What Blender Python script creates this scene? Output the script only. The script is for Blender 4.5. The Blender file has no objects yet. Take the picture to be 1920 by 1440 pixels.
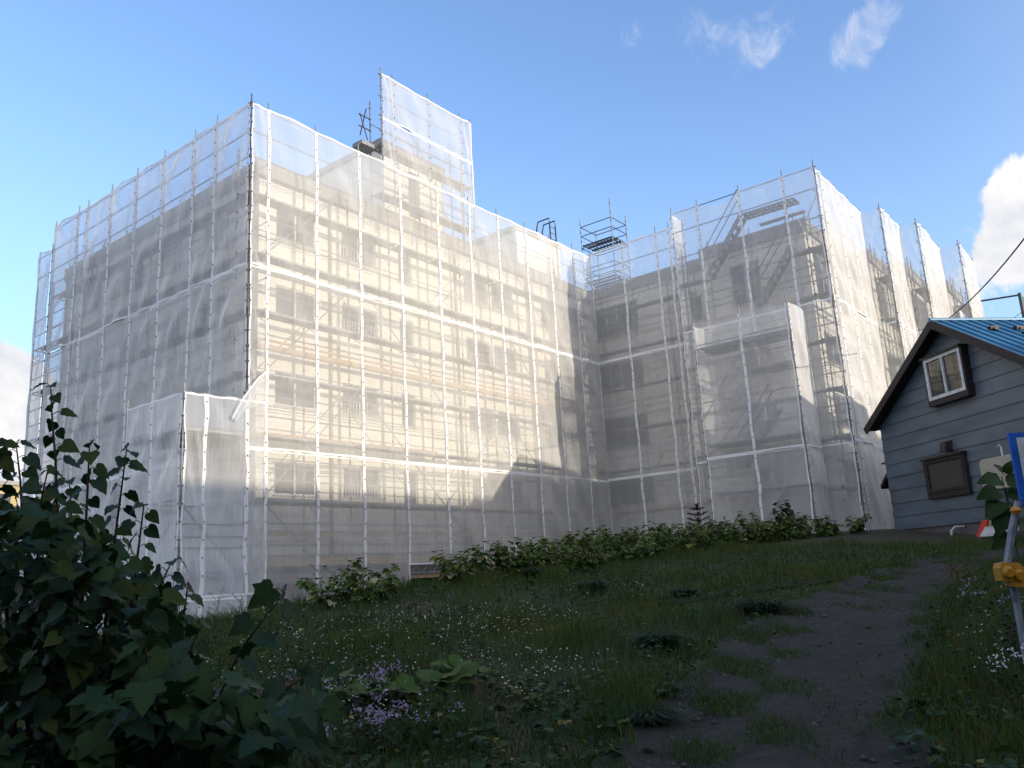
import bpy, math, random
import numpy as np
from mathutils import Vector, Matrix
R = math.radians
rnd = random.Random(7)
nr = np.random.default_rng(11)
sc = bpy.context.scene
col = sc.collection

# ------------------------------------------------------------------ camera
# axes of the camera in world space (world X runs along the main facade, Z up, eye level is z = 0)
FPX, PITCH, ROLL, YAW = 1575.436, R(12.82764), R(-3.22077), R(38.03347)
def cam_axis(e, n, u):
    c, s = math.cos(PITCH), math.sin(PITCH)
    x, y, z = e, -(u * c - n * s), n * c + u * s
    c, s = math.cos(ROLL), math.sin(ROLL)
    return (c * x - s * y, s * x + c * y, z)
M = np.array([cam_axis(math.sin(YAW), math.cos(YAW), 0), cam_axis(-math.cos(YAW), math.sin(YAW), 0), cam_axis(0, 0, 1)])
cam = bpy.data.cameras.new('camera')
cam.sensor_width = 36; cam.lens = 36 * FPX / 1920; cam.clip_start = .05; cam.clip_end = 5000
camo = bpy.data.objects.new('camera', cam); col.objects.link(camo)
mm = Matrix.Identity(4)
for i in range(3):
    mm[i][0] = M[i, 0]; mm[i][1] = -M[i, 1]; mm[i][2] = -M[i, 2]
camo.matrix_world = mm
sc.camera = camo
def ray(px, py):
    return M @ np.array([(px - 960) / FPX, (py - 720) / FPX, 1.])
def at(px, py, d):
    return ray(px, py) * d
FW = M[:2, 2] / np.hypot(*M[:2, 2])

# ------------------------------------------------------------------ light
SUN_EL, SUN_AZ = R(8.8), R(6)
sun = bpy.data.lights.new('sun', 'SUN'); sun.energy = 2.55; sun.angle = R(.5); sun.color = (1, .88, .70)
suno = bpy.data.objects.new('sun', sun); col.objects.link(suno)
sd = Vector((math.sin(SUN_AZ) * math.cos(SUN_EL), -math.cos(SUN_AZ) * math.cos(SUN_EL), math.sin(SUN_EL)))
suno.rotation_euler = sd.to_track_quat('Z', 'Y').to_euler()
sc.view_settings.view_transform = 'Standard'; sc.view_settings.look = 'None'
sc.view_settings.exposure = 0.78; sc.view_settings.gamma = 1
sc.cycles.transparent_max_bounces = 32
sc.cycles.max_bounces = 8; sc.cycles.diffuse_bounces = 4
world = bpy.data.worlds.new('World'); sc.world = world; world.use_nodes = True
wn = world.node_tree; wn.nodes.clear()
SKY_K = .15
def N(t, typ, **kw):
    n = t.nodes.new(typ)
    for k, v in kw.items(): setattr(n, k, v)
    return n
def setin(n, **kw):
    for k, v in kw.items(): n.inputs[k.replace('_', ' ')].default_value = v
    return n
def math_(t, op, a, b=None, clamp=False):
    n = N(t, 'ShaderNodeMath', operation=op); n.use_clamp = clamp
    for i, v in enumerate((a, b)):
        if v is None: continue
        if isinstance(v, (int, float)): n.inputs[i].default_value = v
        else: t.links.new(v, n.inputs[i])
    return n.outputs[0]
def sstep(t, v, a, b):
    n = N(t, 'ShaderNodeMapRange', interpolation_type='SMOOTHSTEP'); n.clamp = True
    t.links.new(v, n.inputs[0]); n.inputs[1].default_value = a; n.inputs[2].default_value = b
    return n.outputs[0]
def build_world():
    t = wn; L = t.links
    sky = N(t, 'ShaderNodeTexSky', sky_type='NISHITA', sun_disc=False)
    sky.sun_elevation = SUN_EL; sky.sun_rotation = math.pi - SUN_AZ
    sky.altitude = 50; sky.air_density = 1.0; sky.dust_density = .2; sky.ozone_density = 2.0
    tc = N(t, 'ShaderNodeTexCoord'); d = tc.outputs['Generated']
    def blob(px, py, r0, r1):
        v = ray(px, py); v = v / np.linalg.norm(v)
        dt = N(t, 'ShaderNodeVectorMath', operation='DOT_PRODUCT'); L.new(d, dt.inputs[0]); dt.inputs[1].default_value = v
        return sstep(t, dt.outputs['Value'], math.cos(R(r1)), math.cos(R(r0)))
    def noise(scale, detail, rough, dist=0, stretch=None):
        n = N(t, 'ShaderNodeTexNoise'); setin(n, Scale=scale, Detail=detail, Roughness=rough, Distortion=dist)
        if stretch:
            mp = N(t, 'ShaderNodeMapping'); mp.inputs['Scale'].default_value = stretch[:3]; mp.inputs['Rotation'].default_value = stretch[3:]
            L.new(d, mp.inputs[0]); L.new(mp.outputs[0], n.inputs['Vector'])
        else: L.new(d, n.inputs['Vector'])
        return n.outputs['Fac']
    nbig = noise(9, 8, .62, .3); nsm = noise(24, 8, .66, .8); nst = noise(3.2, 9, .68, .9, (9, 9, 3.4, .5, .35, .2))
    def add(vs):
        o = vs[0]
        for v in vs[1:]: o = math_(t, 'ADD', o, v)
        return o
    # tall cumulus at the right, its low ragged tail, and banks down on the left horizon
    cum = add([blob(1925, 350, .3, 2.5), math_(t, 'MULTIPLY', blob(1885, 385, .3, 1.9), .6), math_(t, 'MULTIPLY', blob(1905, 460, .4, 2.6), .75), math_(t, 'MULTIPLY', blob(1830, 500, .3, 3.6), .55), blob(2000, 390, 1.2, 3.6)])
    cum = math_(t, 'MINIMUM', cum, 1.0)
    cumk = sstep(t, cum, .0, .25)
    rag = math_(t, 'ADD', math_(t, 'MULTIPLY', math_(t, 'SUBTRACT', nbig, .5), 1.6), math_(t, 'MULTIPLY', math_(t, 'SUBTRACT', nsm, .5), 1.5))
    dens1 = math_(t, 'MULTIPLY', sstep(t, math_(t, 'ADD', cum, rag), .34, .74), cumk)
    left = add([blob(10, 740, 1.5, 3.2), blob(-40, 860, 3, 7), math_(t, 'MULTIPLY', blob(-200, 800, 3, 9), 1.)])
    left = math_(t, 'MINIMUM', left, 1.0)
    dens2 = sstep(t, math_(t, 'ADD', left, math_(t, 'MULTIPLY', math_(t, 'SUBTRACT', nbig, .5), 1.6)), .30, .75)
    wis = add([math_(t, 'MULTIPLY', blob(1178, 60, .2, 1.5), .75), blob(1400, 85, .2, 2.6), math_(t, 'MULTIPLY', blob(1310, 65, .3, 2.2), .75), math_(t, 'MULTIPLY', blob(1470, 55, .3, 2.2), .55), blob(1650, 35, .2, 1.9), blob(1600, 85, .3, 2.2), math_(t, 'MULTIPLY', blob(1655, 390, .5, 3.2), .42)])
    wis = math_(t, 'MINIMUM', wis, 1.0)
    dens3 = math_(t, 'MULTIPLY', sstep(t, math_(t, 'ADD', wis, math_(t, 'MULTIPLY', math_(t, 'SUBTRACT', nst, .5), 3.0)), .5, 1.9), .5)
    # a few banks elsewhere round the sky
    sep = N(t, 'ShaderNodeSeparateXYZ'); L.new(d, sep.inputs[0])
    dens = math_(t, 'MAXIMUM', math_(t, 'MAXIMUM', dens1, dens2), dens3)
    cr = N(t, 'ShaderNodeValToRGB'); L.new(math_(t, 'ADD', noise(11, 6, .6, .3), math_(t, 'MAXIMUM', math_(t, 'MULTIPLY', math_(t, 'SUBTRACT', sep.outputs['Z'], ray(1900, 400)[2] / np.linalg.norm(ray(1900, 400))), 3.5), -.03)), cr.inputs[0])
    cr.color_ramp.elements[0].position = .36; cr.color_ramp.elements[0].color = (2.8, 2.95, 3.25, 1)
    cr.color_ramp.elements[1].position = .56; cr.color_ramp.elements[1].color = (4.0, 3.95, 3.95, 1)
    # thin bright haze towards the horizon
    hz = sstep(t, sep.outputs['Z'], .55, -.02)
    hsv = N(t, 'ShaderNodeMixRGB', blend_type='MULTIPLY'); hsv.inputs[0].default_value = 1
    L.new(sky.outputs[0], hsv.inputs[1]); hsv.inputs[2].default_value = (SKY_TINT[0], SKY_TINT[1], SKY_TINT[2], 1)
    mh = N(t, 'ShaderNodeMixRGB'); L.new(math_(t, 'MULTIPLY', hz, HAZE_K), mh.inputs[0]); L.new(hsv.outputs[0], mh.inputs[1]); mh.inputs[2].default_value = (2.0, 2.9, 3.9, 1)
    mx = N(t, 'ShaderNodeMixRGB'); L.new(dens, mx.inputs[0]); L.new(mh.outputs[0], mx.inputs[1]); L.new(cr.outputs[0], mx.inputs[2])
    # broken white cloud added in unseen sky on the left to brighten shaded faces
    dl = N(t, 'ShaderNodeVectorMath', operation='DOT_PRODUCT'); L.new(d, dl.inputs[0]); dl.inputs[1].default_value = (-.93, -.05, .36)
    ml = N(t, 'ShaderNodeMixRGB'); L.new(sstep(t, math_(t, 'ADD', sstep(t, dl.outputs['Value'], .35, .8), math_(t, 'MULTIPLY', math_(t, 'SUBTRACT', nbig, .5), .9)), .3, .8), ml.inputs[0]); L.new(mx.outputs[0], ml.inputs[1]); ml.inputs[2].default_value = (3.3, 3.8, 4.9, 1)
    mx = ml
    # milky glow added round the sun in the unseen sky as neutral fill light
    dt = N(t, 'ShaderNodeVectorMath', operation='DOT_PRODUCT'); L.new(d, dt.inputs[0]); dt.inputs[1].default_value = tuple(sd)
    gl = N(t, 'ShaderNodeMixRGB'); L.new(math_(t, 'MULTIPLY', sstep(t, dt.outputs['Value'], -.02, .9), .85), gl.inputs[0]); L.new(mx.outputs[0], gl.inputs[1]); gl.inputs[2].default_value = FILL_GLOW
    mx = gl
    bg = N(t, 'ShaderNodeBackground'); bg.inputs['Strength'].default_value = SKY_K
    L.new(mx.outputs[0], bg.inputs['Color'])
    out = N(t, 'ShaderNodeOutputWorld'); L.new(bg.outputs[0], out.inputs['Surface'])
FILL_GLOW = (4.6, 4.6, 4.9, 1); SKY_TINT = (1.5, 1.52, 1.8); HAZE_K = .7
build_world()

# ------------------------------------------------------------------ materials
def mat(name):
    m = bpy.data.materials.new(name); m.use_nodes = True; t = m.node_tree
    return m, t, t.nodes['Principled BSDF']
def simple(name, c, rough=.6, metal=0, var=.12, scale=6, bump=0, bscale=60, c2=None, spec=.3, detail=5, vscale=None):
    m, t, p = mat(name)
    p.inputs['Roughness'].default_value = rough; p.inputs['Metallic'].default_value = metal
    p.inputs['Specular IOR Level'].default_value = spec
    tc = N(t, 'ShaderNodeTexCoord')
    n = N(t, 'ShaderNodeTexNoise'); setin(n, Scale=scale, Detail=detail, Roughness=.6)
    src = tc.outputs['Object']
    if vscale:
        mp = N(t, 'ShaderNodeMapping'); mp.inputs['Scale'].default_value = vscale
        t.links.new(src, mp.inputs[0]); src = mp.outputs[0]
    t.links.new(src, n.inputs['Vector'])
    cr = N(t, 'ShaderNodeValToRGB'); t.links.new(n.outputs['Fac'], cr.inputs[0])
    a = c2 or tuple(x * (1 - var * 2) for x in c); b = c if c2 else tuple(min(1, x * (1 + var)) for x in c)
    cr.color_ramp.elements[0].position = .32; cr.color_ramp.elements[0].color = (*a, 1)
    cr.color_ramp.elements[1].position = .68; cr.color_ramp.elements[1].color = (*b, 1)
    t.links.new(cr.outputs[0], p.inputs['Base Color'])
    if bump:
        n2 = N(t, 'ShaderNodeTexNoise'); setin(n2, Scale=bscale, Detail=4)
        t.links.new(tc.outputs['Object'], n2.inputs['Vector'])
        b = N(t, 'ShaderNodeBump'); setin(b, Strength=bump, Distance=.02)
        t.links.new(n2.outputs['Fac'], b.inputs['Height']); t.links.new(b.outputs[0], p.inputs['Normal'])
    return m
def sheet_mat(name, T0, c, translucent=.4, var=.055):
    # woven mesh: threads scatter, the holes let light through; the steeper the view the fewer holes show
    m = bpy.data.materials.new(name); m.use_nodes = True; t = m.node_tree; t.nodes.clear(); L = t.links
    g = N(t, 'ShaderNodeNewGeometry')
    dp = N(t, 'ShaderNodeVectorMath', operation='DOT_PRODUCT'); L.new(g.outputs['Incoming'], dp.inputs[0]); L.new(g.outputs['True Normal'], dp.inputs[1])
    c_ = math_(t, 'MAXIMUM', math_(t, 'ABSOLUTE', dp.outputs['Value']), .12)
    nz = N(t, 'ShaderNodeTexNoise'); setin(nz, Scale=.9, Detail=5, Roughness=.6); L.new(g.outputs['Position'], nz.inputs['Vector'])
    mp = N(t, 'ShaderNodeMapping'); mp.inputs['Scale'].default_value = (5, 5, .5); L.new(g.outputs['Position'], mp.inputs[0])
    nz2 = N(t, 'ShaderNodeTexNoise'); setin(nz2, Scale=1.0, Detail=5, Roughness=.6); L.new(mp.outputs[0], nz2.inputs['Vector'])
    vv = math_(t, 'ADD', math_(t, 'SUBTRACT', nz.outputs['Fac'], .5), math_(t, 'SUBTRACT', nz2.outputs['Fac'], .5))
    T = math_(t, 'ADD', math_(t, 'MULTIPLY', vv, -var * 2), T0)
    fac = math_(t, 'POWER', T, math_(t, 'DIVIDE', 1.0, c_))
    bp = N(t, 'ShaderNodeBump'); setin(bp, Strength=.4, Distance=.05); L.new(nz2.outputs['Fac'], bp.inputs['Height'])
    df = N(t, 'ShaderNodeBsdfDiffuse'); df.inputs['Color'].default_value = (*c, 1); L.new(bp.outputs[0], df.inputs['Normal'])
    tl = N(t, 'ShaderNodeBsdfTranslucent'); tl.inputs['Color'].default_value = (*c, 1)
    m1 = N(t, 'ShaderNodeMixShader'); m1.inputs[0].default_value = translucent; L.new(df.outputs[0], m1.inputs[1]); L.new(tl.outputs[0], m1.inputs[2])
    tr = N(t, 'ShaderNodeBsdfTransparent')
    m2 = N(t, 'ShaderNodeMixShader'); L.new(fac, m2.inputs[0]); L.new(m1.outputs[0], m2.inputs[1]); L.new(tr.outputs[0], m2.inputs[2])
    o = N(t, 'ShaderNodeOutputMaterial'); L.new(m2.outputs[0], o.inputs['Surface'])
    return m
def leaf_mat(name, c, c2, trans=.25, scale=3.0, rough=.5):
    m = bpy.data.materials.new(name); m.use_nodes = True; t = m.node_tree; t.nodes.clear(); L = t.links
    g = N(t, 'ShaderNodeNewGeometry')
    nz = N(t, 'ShaderNodeTexNoise'); setin(nz, Scale=scale, Detail=3, Roughness=.6); L.new(g.outputs['Position'], nz.inputs['Vector'])
    cr = N(t, 'ShaderNodeValToRGB'); L.new(nz.outputs['Fac'], cr.inputs[0])
    cr.color_ramp.elements[0].position = .35; cr.color_ramp.elements[0].color = (*c, 1)
    cr.color_ramp.elements[1].position = .65; cr.color_ramp.elements[1].color = (*c2, 1)
    p = N(t, 'ShaderNodeBsdfPrincipled'); p.inputs['Roughness'].default_value = rough; p.inputs['Specular IOR Level'].default_value = .1
    L.new(cr.outputs[0], p.inputs['Base Color'])
    tl = N(t, 'ShaderNodeBsdfTranslucent'); L.new(cr.outputs[0], tl.inputs['Color'])
    mx = N(t, 'ShaderNodeMixShader'); mx.inputs[0].default_value = trans; L.new(p.outputs[0], mx.inputs[1]); L.new(tl.outputs[0], mx.inputs[2])
    o = N(t, 'ShaderNodeOutputMaterial'); L.new(mx.outputs[0], o.inputs['Surface'])
    return m
MESH = sheet_mat('white_mesh_fabric', .595, (.91, .905, .90), .5)
HEM = sheet_mat('white_hem_tape', .12, (.92, .92, .93), .25, .05)
STEEL = simple('galvanised_steel', (.23, .235, .25), .5, .25, .15, 9)
DARKST = simple('dark_steel', (.07, .07, .075), .5, .4)
TIE = simple('tie_cord', (.06, .06, .07), .7)
DECK = simple('deck_steel', (.30, .30, .30), .6, .2, .2, 4)
TIMBER = simple('pale_timber', (.46, .33, .2), .7, 0, .15, 5, vscale=(1, 1, 8))
CREAM = simple('cream_render', (.78, .745, .65), .85, 0, .06, 1.2, .15, 90, spec=.15)
PARAPET = simple('grey_coping', (.34, .33, .31), .8, 0, .1, 2)
CONC = simple('concrete', (.33, .33, .32), .85, 0, .14, 1.5, .2, 40)
GLASS = simple('window_glass', (.07, .078, .085), .08, 0, .3, .7, spec=.8)
CURTAIN = simple('curtain', (.16, .155, .145), .8, 0, .25, 3, vscale=(6, 6, .4))
ALU = simple('aluminium_frame', (.62, .62, .60), .4, .3)
ROOFG = simple('roof_membrane', (.22, .22, .22), .9)

# ------------------------------------------------------------------ mesh helpers
ORG = {}
class MB:
    def __init__(s, xf=None): s.v = []; s.f = []; s.m = []; s.xf = xf
    def _add(s, vs, fs, m):
        b = len(s.v); s.v += [tuple(s.xf(*p)) if s.xf else tuple(p) for p in vs]
        s.f += [tuple(i + b for i in f) for f in fs]; s.m += [m] * len(fs); return s
    def box(s, x0, y0, z0, x1, y1, z1, m=0):
        vs = [(x, y, z) for z in (z0, z1) for y in (y0, y1) for x in (x0, x1)]
        return s._add(vs, [(0, 2, 3, 1), (4, 5, 7, 6), (0, 1, 5, 4), (2, 6, 7, 3), (0, 4, 6, 2), (1, 3, 7, 5)], m)
    def beam(s, p, q, w, h, m=0, up=(0, 0, 1)):
        p, q, up = Vector(p), Vector(q), Vector(up); d = (q - p).normalized()
        a = d.cross(up)
        if a.length < 1e-4: a = d.cross(Vector((1, 0, 0)))
        a.normalize(); b = a.cross(d).normalized(); vs = []
        for c in (p, q):
            for i, j in ((-1, -1), (1, -1), (1, 1), (-1, 1)): vs.append(c + a * (i * w / 2) + b * (j * h / 2))
        return s._add(vs, [(0, 1, 2, 3), (7, 6, 5, 4), (0, 4, 5, 1), (1, 5, 6, 2), (2, 6, 7, 3), (3, 7, 4, 0)], m)
    def tube(s, p, q, r, n=6, m=0, r2=None, caps=True):
        return s.path([p, q], [r, r2 if r2 is not None else r], n, m, caps)
    def path(s, pts, r, n=6, m=0, caps=True):
        pts = [Vector(p) for p in pts]; k = len(pts); rs = r if isinstance(r, (list, tuple)) else [r] * k
        vs = []; fs = []
        ref = Vector((0.31, 0.2, .93)).normalized()
        for i, p in enumerate(pts):
            d = (pts[min(i + 1, k - 1)] - pts[max(i - 1, 0)])
            d = d.normalized() if d.length > 1e-9 else Vector((0, 0, 1))
            rf = ref if abs(d.dot(ref)) < .97 else Vector((1, 0, 0))
            a = d.cross(rf).normalized(); b = d.cross(a)
            for j in range(n):
                th = 2 * math.pi * j / n; vs.append(p + (a * math.cos(th) + b * math.sin(th)) * rs[i])
        for i in range(k - 1):
            for j in range(n):
                fs.append((i * n + j, i * n + (j + 1) % n, (i + 1) * n + (j + 1) % n, (i + 1) * n + j))
        if caps: fs += [tuple(range(n - 1, -1, -1)), tuple((k - 1) * n + j for j in range(n))]
        return s._add(vs, fs, m)
    def quad(s, a, b, c, d, m=0): return s._add([a, b, c, d], [(0, 1, 2, 3)], m)
    def poly(s, pts, m=0): return s._add(pts, [tuple(range(len(pts)))], m)
    def prism(s, pts, off, m=0):
        n = len(pts); off = Vector(off); vs = [Vector(p) for p in pts] + [Vector(p) + off for p in pts]
        fs = [tuple(range(n)), tuple(range(2 * n - 1, n - 1, -1))] + [(i, i + n, (i + 1) % n + n, (i + 1) % n) for i in range(n)]
        return s._add(vs, fs, m)
    def mesh(s, name, mats, org=(0, 0, 0), smooth=False):
        me = bpy.data.meshes.new(name); o = Vector(org)
        me.from_pydata([tuple(Vector(v) - o) for v in s.v], [], s.f)
        for m in (mats if isinstance(mats, (list, tuple)) else [mats]): me.materials.append(m)
        me.polygons.foreach_set('material_index', s.m)
        if smooth: me.polygons.foreach_set('use_smooth', [True] * len(s.f))
        me.update(); return me
    def build(s, name, mats, parent=None, smooth=False):
        o = ORG[parent.name] if parent else (0, 0, 0)
        return link(name, s.mesh(name, mats, o, smooth), parent)
def link(name, me, parent=None, loc=None):
    ob = bpy.data.objects.new(name, me); col.objects.link(ob)
    if parent: ob.parent = parent; ORG[ob.name] = ORG[parent.name]
    else: ORG[ob.name] = Vector((0, 0, 0))
    if loc is not None: ob.location = loc
    return ob
def tag(o, label, cat, group=None, kind=None):
    if label: o['label'] = label
    if cat: o['category'] = cat
    if group: o['group'] = group
    if kind: o['kind'] = kind
    return o
def thing(name, label, cat, loc, group=None):
    o = bpy.data.objects.new(name, None); col.objects.link(o); o.location = loc; o.empty_display_size = .2
    ORG[o.name] = Vector(loc); return tag(o, label, cat, group)
def np_mesh(name, V, F, mats, mi=None, org=None, smooth=False):
    V = np.asarray(V, np.float32); F = np.asarray(F, np.int32)
    if org is not None: V = V - np.asarray(org, np.float32)
    me = bpy.data.meshes.new(name); n, k = F.shape
    me.vertices.add(len(V)); me.vertices.foreach_set('co', V.ravel())
    me.loops.add(n * k); me.loops.foreach_set('vertex_index', F.ravel())
    me.polygons.add(n); me.polygons.foreach_set('loop_start', np.arange(n, dtype=np.int32) * k)
    me.polygons.foreach_set('loop_total', np.full(n, k, np.int32))
    for m in mats: me.materials.append(m)
    if mi is not None: me.polygons.foreach_set('material_index', np.asarray(mi, np.int32))
    if smooth: me.polygons.foreach_set('use_smooth', np.ones(n, bool))
    me.update(calc_edges=True); me.validate(); return me
def struct(o): o['kind'] = 'structure'; return o

# ------------------------------------------------------------------ terrain
def smooth(a, b, v):
    t = np.clip((v - a) / (b - a), 0, 1); return t * t * (3 - 2 * t)
def ground(x, y):
    x = np.asarray(x, float); y = np.asarray(y, float)
    d = x * FW[0] + y * FW[1]
    z = -1.55 + .1 * np.clip(d - 5, 0, 24)
    z2 = np.clip(-1.2 + (x - 13) * .095, -1.3, .75)
    w = smooth(13.5, 17.5, y)
    return z * (1 - w) + z2 * w
ROAD_L = [(2.2, 1.9), (3.9, 2.95), (5.49, 3.66), (7.25, 4.07), (9.37, 4.58), (11.75, 4.96), (14.21, 5.04), (17.41, 4.98), (19.9, 4.5), (23, 2.9)]
ROAD_R = [(3.9, -.9), (5.2, .75), (6.6, 1.62), (8.01, 2.12), (10.5, 2.55), (13.12, 2.94), (15.99, 3.31), (18.78, 3.1), (20.6, 2.4), (23, .4)]
PATH_L = [(12.3, 7.35), (13.67, 6.85), (14.73, 6.5), (15.8, 6.0), (17.2, 5.4), (18.5, 4.9)]
PATH_R = [(12.5, 6.95), (13.6, 6.5), (14.6, 6.05), (15.6, 5.55), (16.6, 5.0), (17.8, 4.6)]
def spline(P, n):
    P = np.array(P); t = np.linspace(0, len(P) - 1, n); i = np.clip(t.astype(int), 0, len(P) - 2); u = (t - i)[:, None]
    p0 = P[np.clip(i - 1, 0, len(P) - 1)]; p1 = P[i]; p2 = P[i + 1]; p3 = P[np.clip(i + 2, 0, len(P) - 1)]
    return .5 * ((2 * p1) + (-p0 + p2) * u + (2 * p0 - 5 * p1 + 4 * p2 - p3) * u ** 2 + (-p0 + 3 * p1 - 3 * p2 + p3) * u ** 3)
rl, rr = spline(ROAD_L, 120), spline(ROAD_R, 120)
def in_poly(px, py, poly):
    px = np.asarray(px); py = np.asarray(py); c = np.zeros(px.shape, bool); n = len(poly)
    for i in range(n):
        x1, y1 = poly[i]; x2, y2 = poly[(i + 1) % n]
        if y1 == y2: continue
        k = ((y1 > py) != (y2 > py)) & (px < (x2 - x1) * (py - y1) / (y2 - y1) + x1); c ^= k
    return c
k_ = np.arange(120)
ul = (.07 + .05 * np.sin(k_ * .33) + .03 * np.sin(k_ * .9 + 1))[:, None]; ur = (.93 + .03 * np.sin(k_ * .27 + 2) + .03 * np.sin(k_ * .8))[:, None]
ROADPOLY = np.vstack([rl * (1 - ul) + rr * ul, (rl * (1 - ur) + rr * ur)[::-1]])
DIRT = simple('dirt_soil', (.055, .05, .035), .95, 0, .2, 3, .5, 20, c2=(.03, .032, .018))
GRAVEL = simple('dark_gravel', (.034, .033, .029), .95, 0, .3, 7, 1.0, 70, c2=(.016, .0155, .013), detail=12)
def build_ground():
    xs = np.concatenate([[-600, -300, -150, -80, -45, -28, -18], np.arange(-12, 52, .4), [56, 64, 80, 120, 250, 600]])
    ys = np.concatenate([[-600, -300, -150, -80, -45, -25, -15], np.arange(-10, 46, .4), [50, 58, 75, 110, 200, 400, 700]])
    X, Y = np.meshgrid(xs, ys); Z = ground(X, Y)
    V = np.stack([X, Y, Z], -1).reshape(-1, 3); nx, ny = len(xs), len(ys)
    i, j = np.meshgrid(np.arange(nx - 1), np.arange(ny - 1)); a = (j * nx + i).ravel()
    F = np.stack([a, a + 1, a + 1 + nx, a + nx], 1)
    struct(link('ground', np_mesh('ground', V, F, [DIRT], smooth=True)))
    def strip(name, Lp, Rp, n, lift, edge):
        l, r = spline(Lp, n), spline(Rp, n); k = 26; P = []
        for i in range(n):
            for j in range(k):
                u = j / (k - 1)
                if edge and j in (0, k - 1): u += rnd.uniform(-edge, edge)
                p = l[i] * (1 - u) + r[i] * u
                bump = .02 * math.sin(p[0] * 3.1 + p[1] * 2.3) * math.sin(p[1] * 4.1 - p[0]) + .008 * rnd.uniform(-1, 1)
                rut = -.05 * (math.exp(-((u - .25) / .12) ** 2) + math.exp(-((u - .78) / .14) ** 2))
                P.append((p[0], p[1], float(ground(p[0], p[1])) + lift + bump + (rut if edge else 0)))
        i, j = np.meshgrid(np.arange(k - 1), np.arange(n - 1)); a = (j * k + i).ravel()
        F = np.stack([a, a + 1, a + 1 + k, a + k], 1)
        return struct(link(name, np_mesh(name, P, F, [GRAVEL], smooth=True)))
    strip('road', ROAD_L, ROAD_R, 140, .085, .012)
    strip('path', PATH_L, PATH_R, 40, .05, 0)
build_ground()

# ------------------------------------------------------------------ apartment building under wraps
def wall_panel(mb, P, u, n, U, Z0, Z1, holes, m=0, depth=.12):
    """wall in the plane through P, along u (length U), outward normal n, with rectangular openings (a0,a1,z0,z1)"""
    us = sorted({0, U, *[h[0] for h in holes], *[h[1] for h in holes]}); zs = sorted({Z0, Z1, *[h[2] for h in holes], *[h[3] for h in holes]})
    P, u, n = Vector(P), Vector(u), Vector(n)
    pt = lambda a, z, d=0: (P + u * a - n * d).to_tuple()[:2] + (z,)
    for i in range(len(us) - 1):
        for j in range(len(zs) - 1):
            ca, cz = (us[i] + us[i + 1]) / 2, (zs[j] + zs[j + 1]) / 2
            if any(h[0] < ca < h[1] and h[2] < cz < h[3] for h in holes): continue
            mb.quad(pt(us[i], zs[j]), pt(us[i + 1], zs[j]), pt(us[i + 1], zs[j + 1]), pt(us[i], zs[j + 1]), m)
    for a0, a1, z0, z1 in holes:
        mb.quad(pt(a0, z0), pt(a1, z0), pt(a1, z0, depth), pt(a0, z0, depth), m); mb.quad(pt(a0, z1), pt(a1, z1), pt(a1, z1, depth), pt(a0, z1, depth), m)
        mb.quad(pt(a0, z0), pt(a0, z1), pt(a0, z1, depth), pt(a0, z0, depth), m); mb.quad(pt(a1, z0), pt(a1, z1), pt(a1, z1, depth), pt(a1, z0, depth), m)
def window(parent, P, u, n, h, depth=.1, mull=1, rail=False):
    P, u, n = Vector(P), Vector(u), Vector(n); a0, a1, z0, z1 = h
    q = lambda a, z, d: Vector(((P + u * a - n * d).x, (P + u * a - n * d).y, z))
    mb = MB(); w = .05
    for a in [a0 + w / 2, a1 - w / 2] + [a0 + (a1 - a0) * (k + 1) / (mull + 1) for k in range(mull)]:
        mb.beam(q(a, z0, depth - .02), q(a, z1, depth - .02), w, w, 0, n)
    for z in (z0 + w / 2, z1 - w / 2): mb.beam(q(a0 + w, z, depth - .021), q(a1 - w, z, depth - .021), w, w, 0, n)
    mb.beam(q(a0 - .05, z0 - .02, -.03), q(a1 + .05, z0 - .02, -.03), .08, .03)
    f = mb.build('window', ALU, parent)
    g = MB(); g.quad(q(a0, z0, depth), q(a1, z0, depth), q(a1, z1, depth), q(a0, z1, depth)); g.build('pane', GLASS, f)
    c = MB(); s = rnd.uniform(.25, .5) * (a1 - a0)
    if rnd.random() < .6:
        c.quad(q(a0, z0, depth + .12), q(a0 + s, z0, depth + .12), q(a0 + s, z1, depth + .12), q(a0, z1, depth + .12)); 
    if rail:
        r = MB(); hh = (z1 - z0) * .42
        for z in (z0 + .04, z0 + hh): r.tube(q(a0 - .05, z, -.1), q(a1 + .05, z, -.1), .018, 5)
        k = int((a1 - a0) / .12)
        for i in range(k + 1): r.tube(q(a0 + (a1 - a0) * i / k, z0 + .04, -.1), q(a0 + (a1 - a0) * i / k, z0 + hh, -.1), .009, 4)
        for a in (a0, a1): r.tube(q(a, z0 + hh, -.1), q(a, z0 + hh, .02), .015, 4)
        r.build('window_railing', ALU, parent)
BX, BY, RZ = 14.36, 20.8, 12.62
FL = [(10.75, 11.85), (8.1, 9.2), (5.4, 6.45), (2.7, 3.68)]
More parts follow.
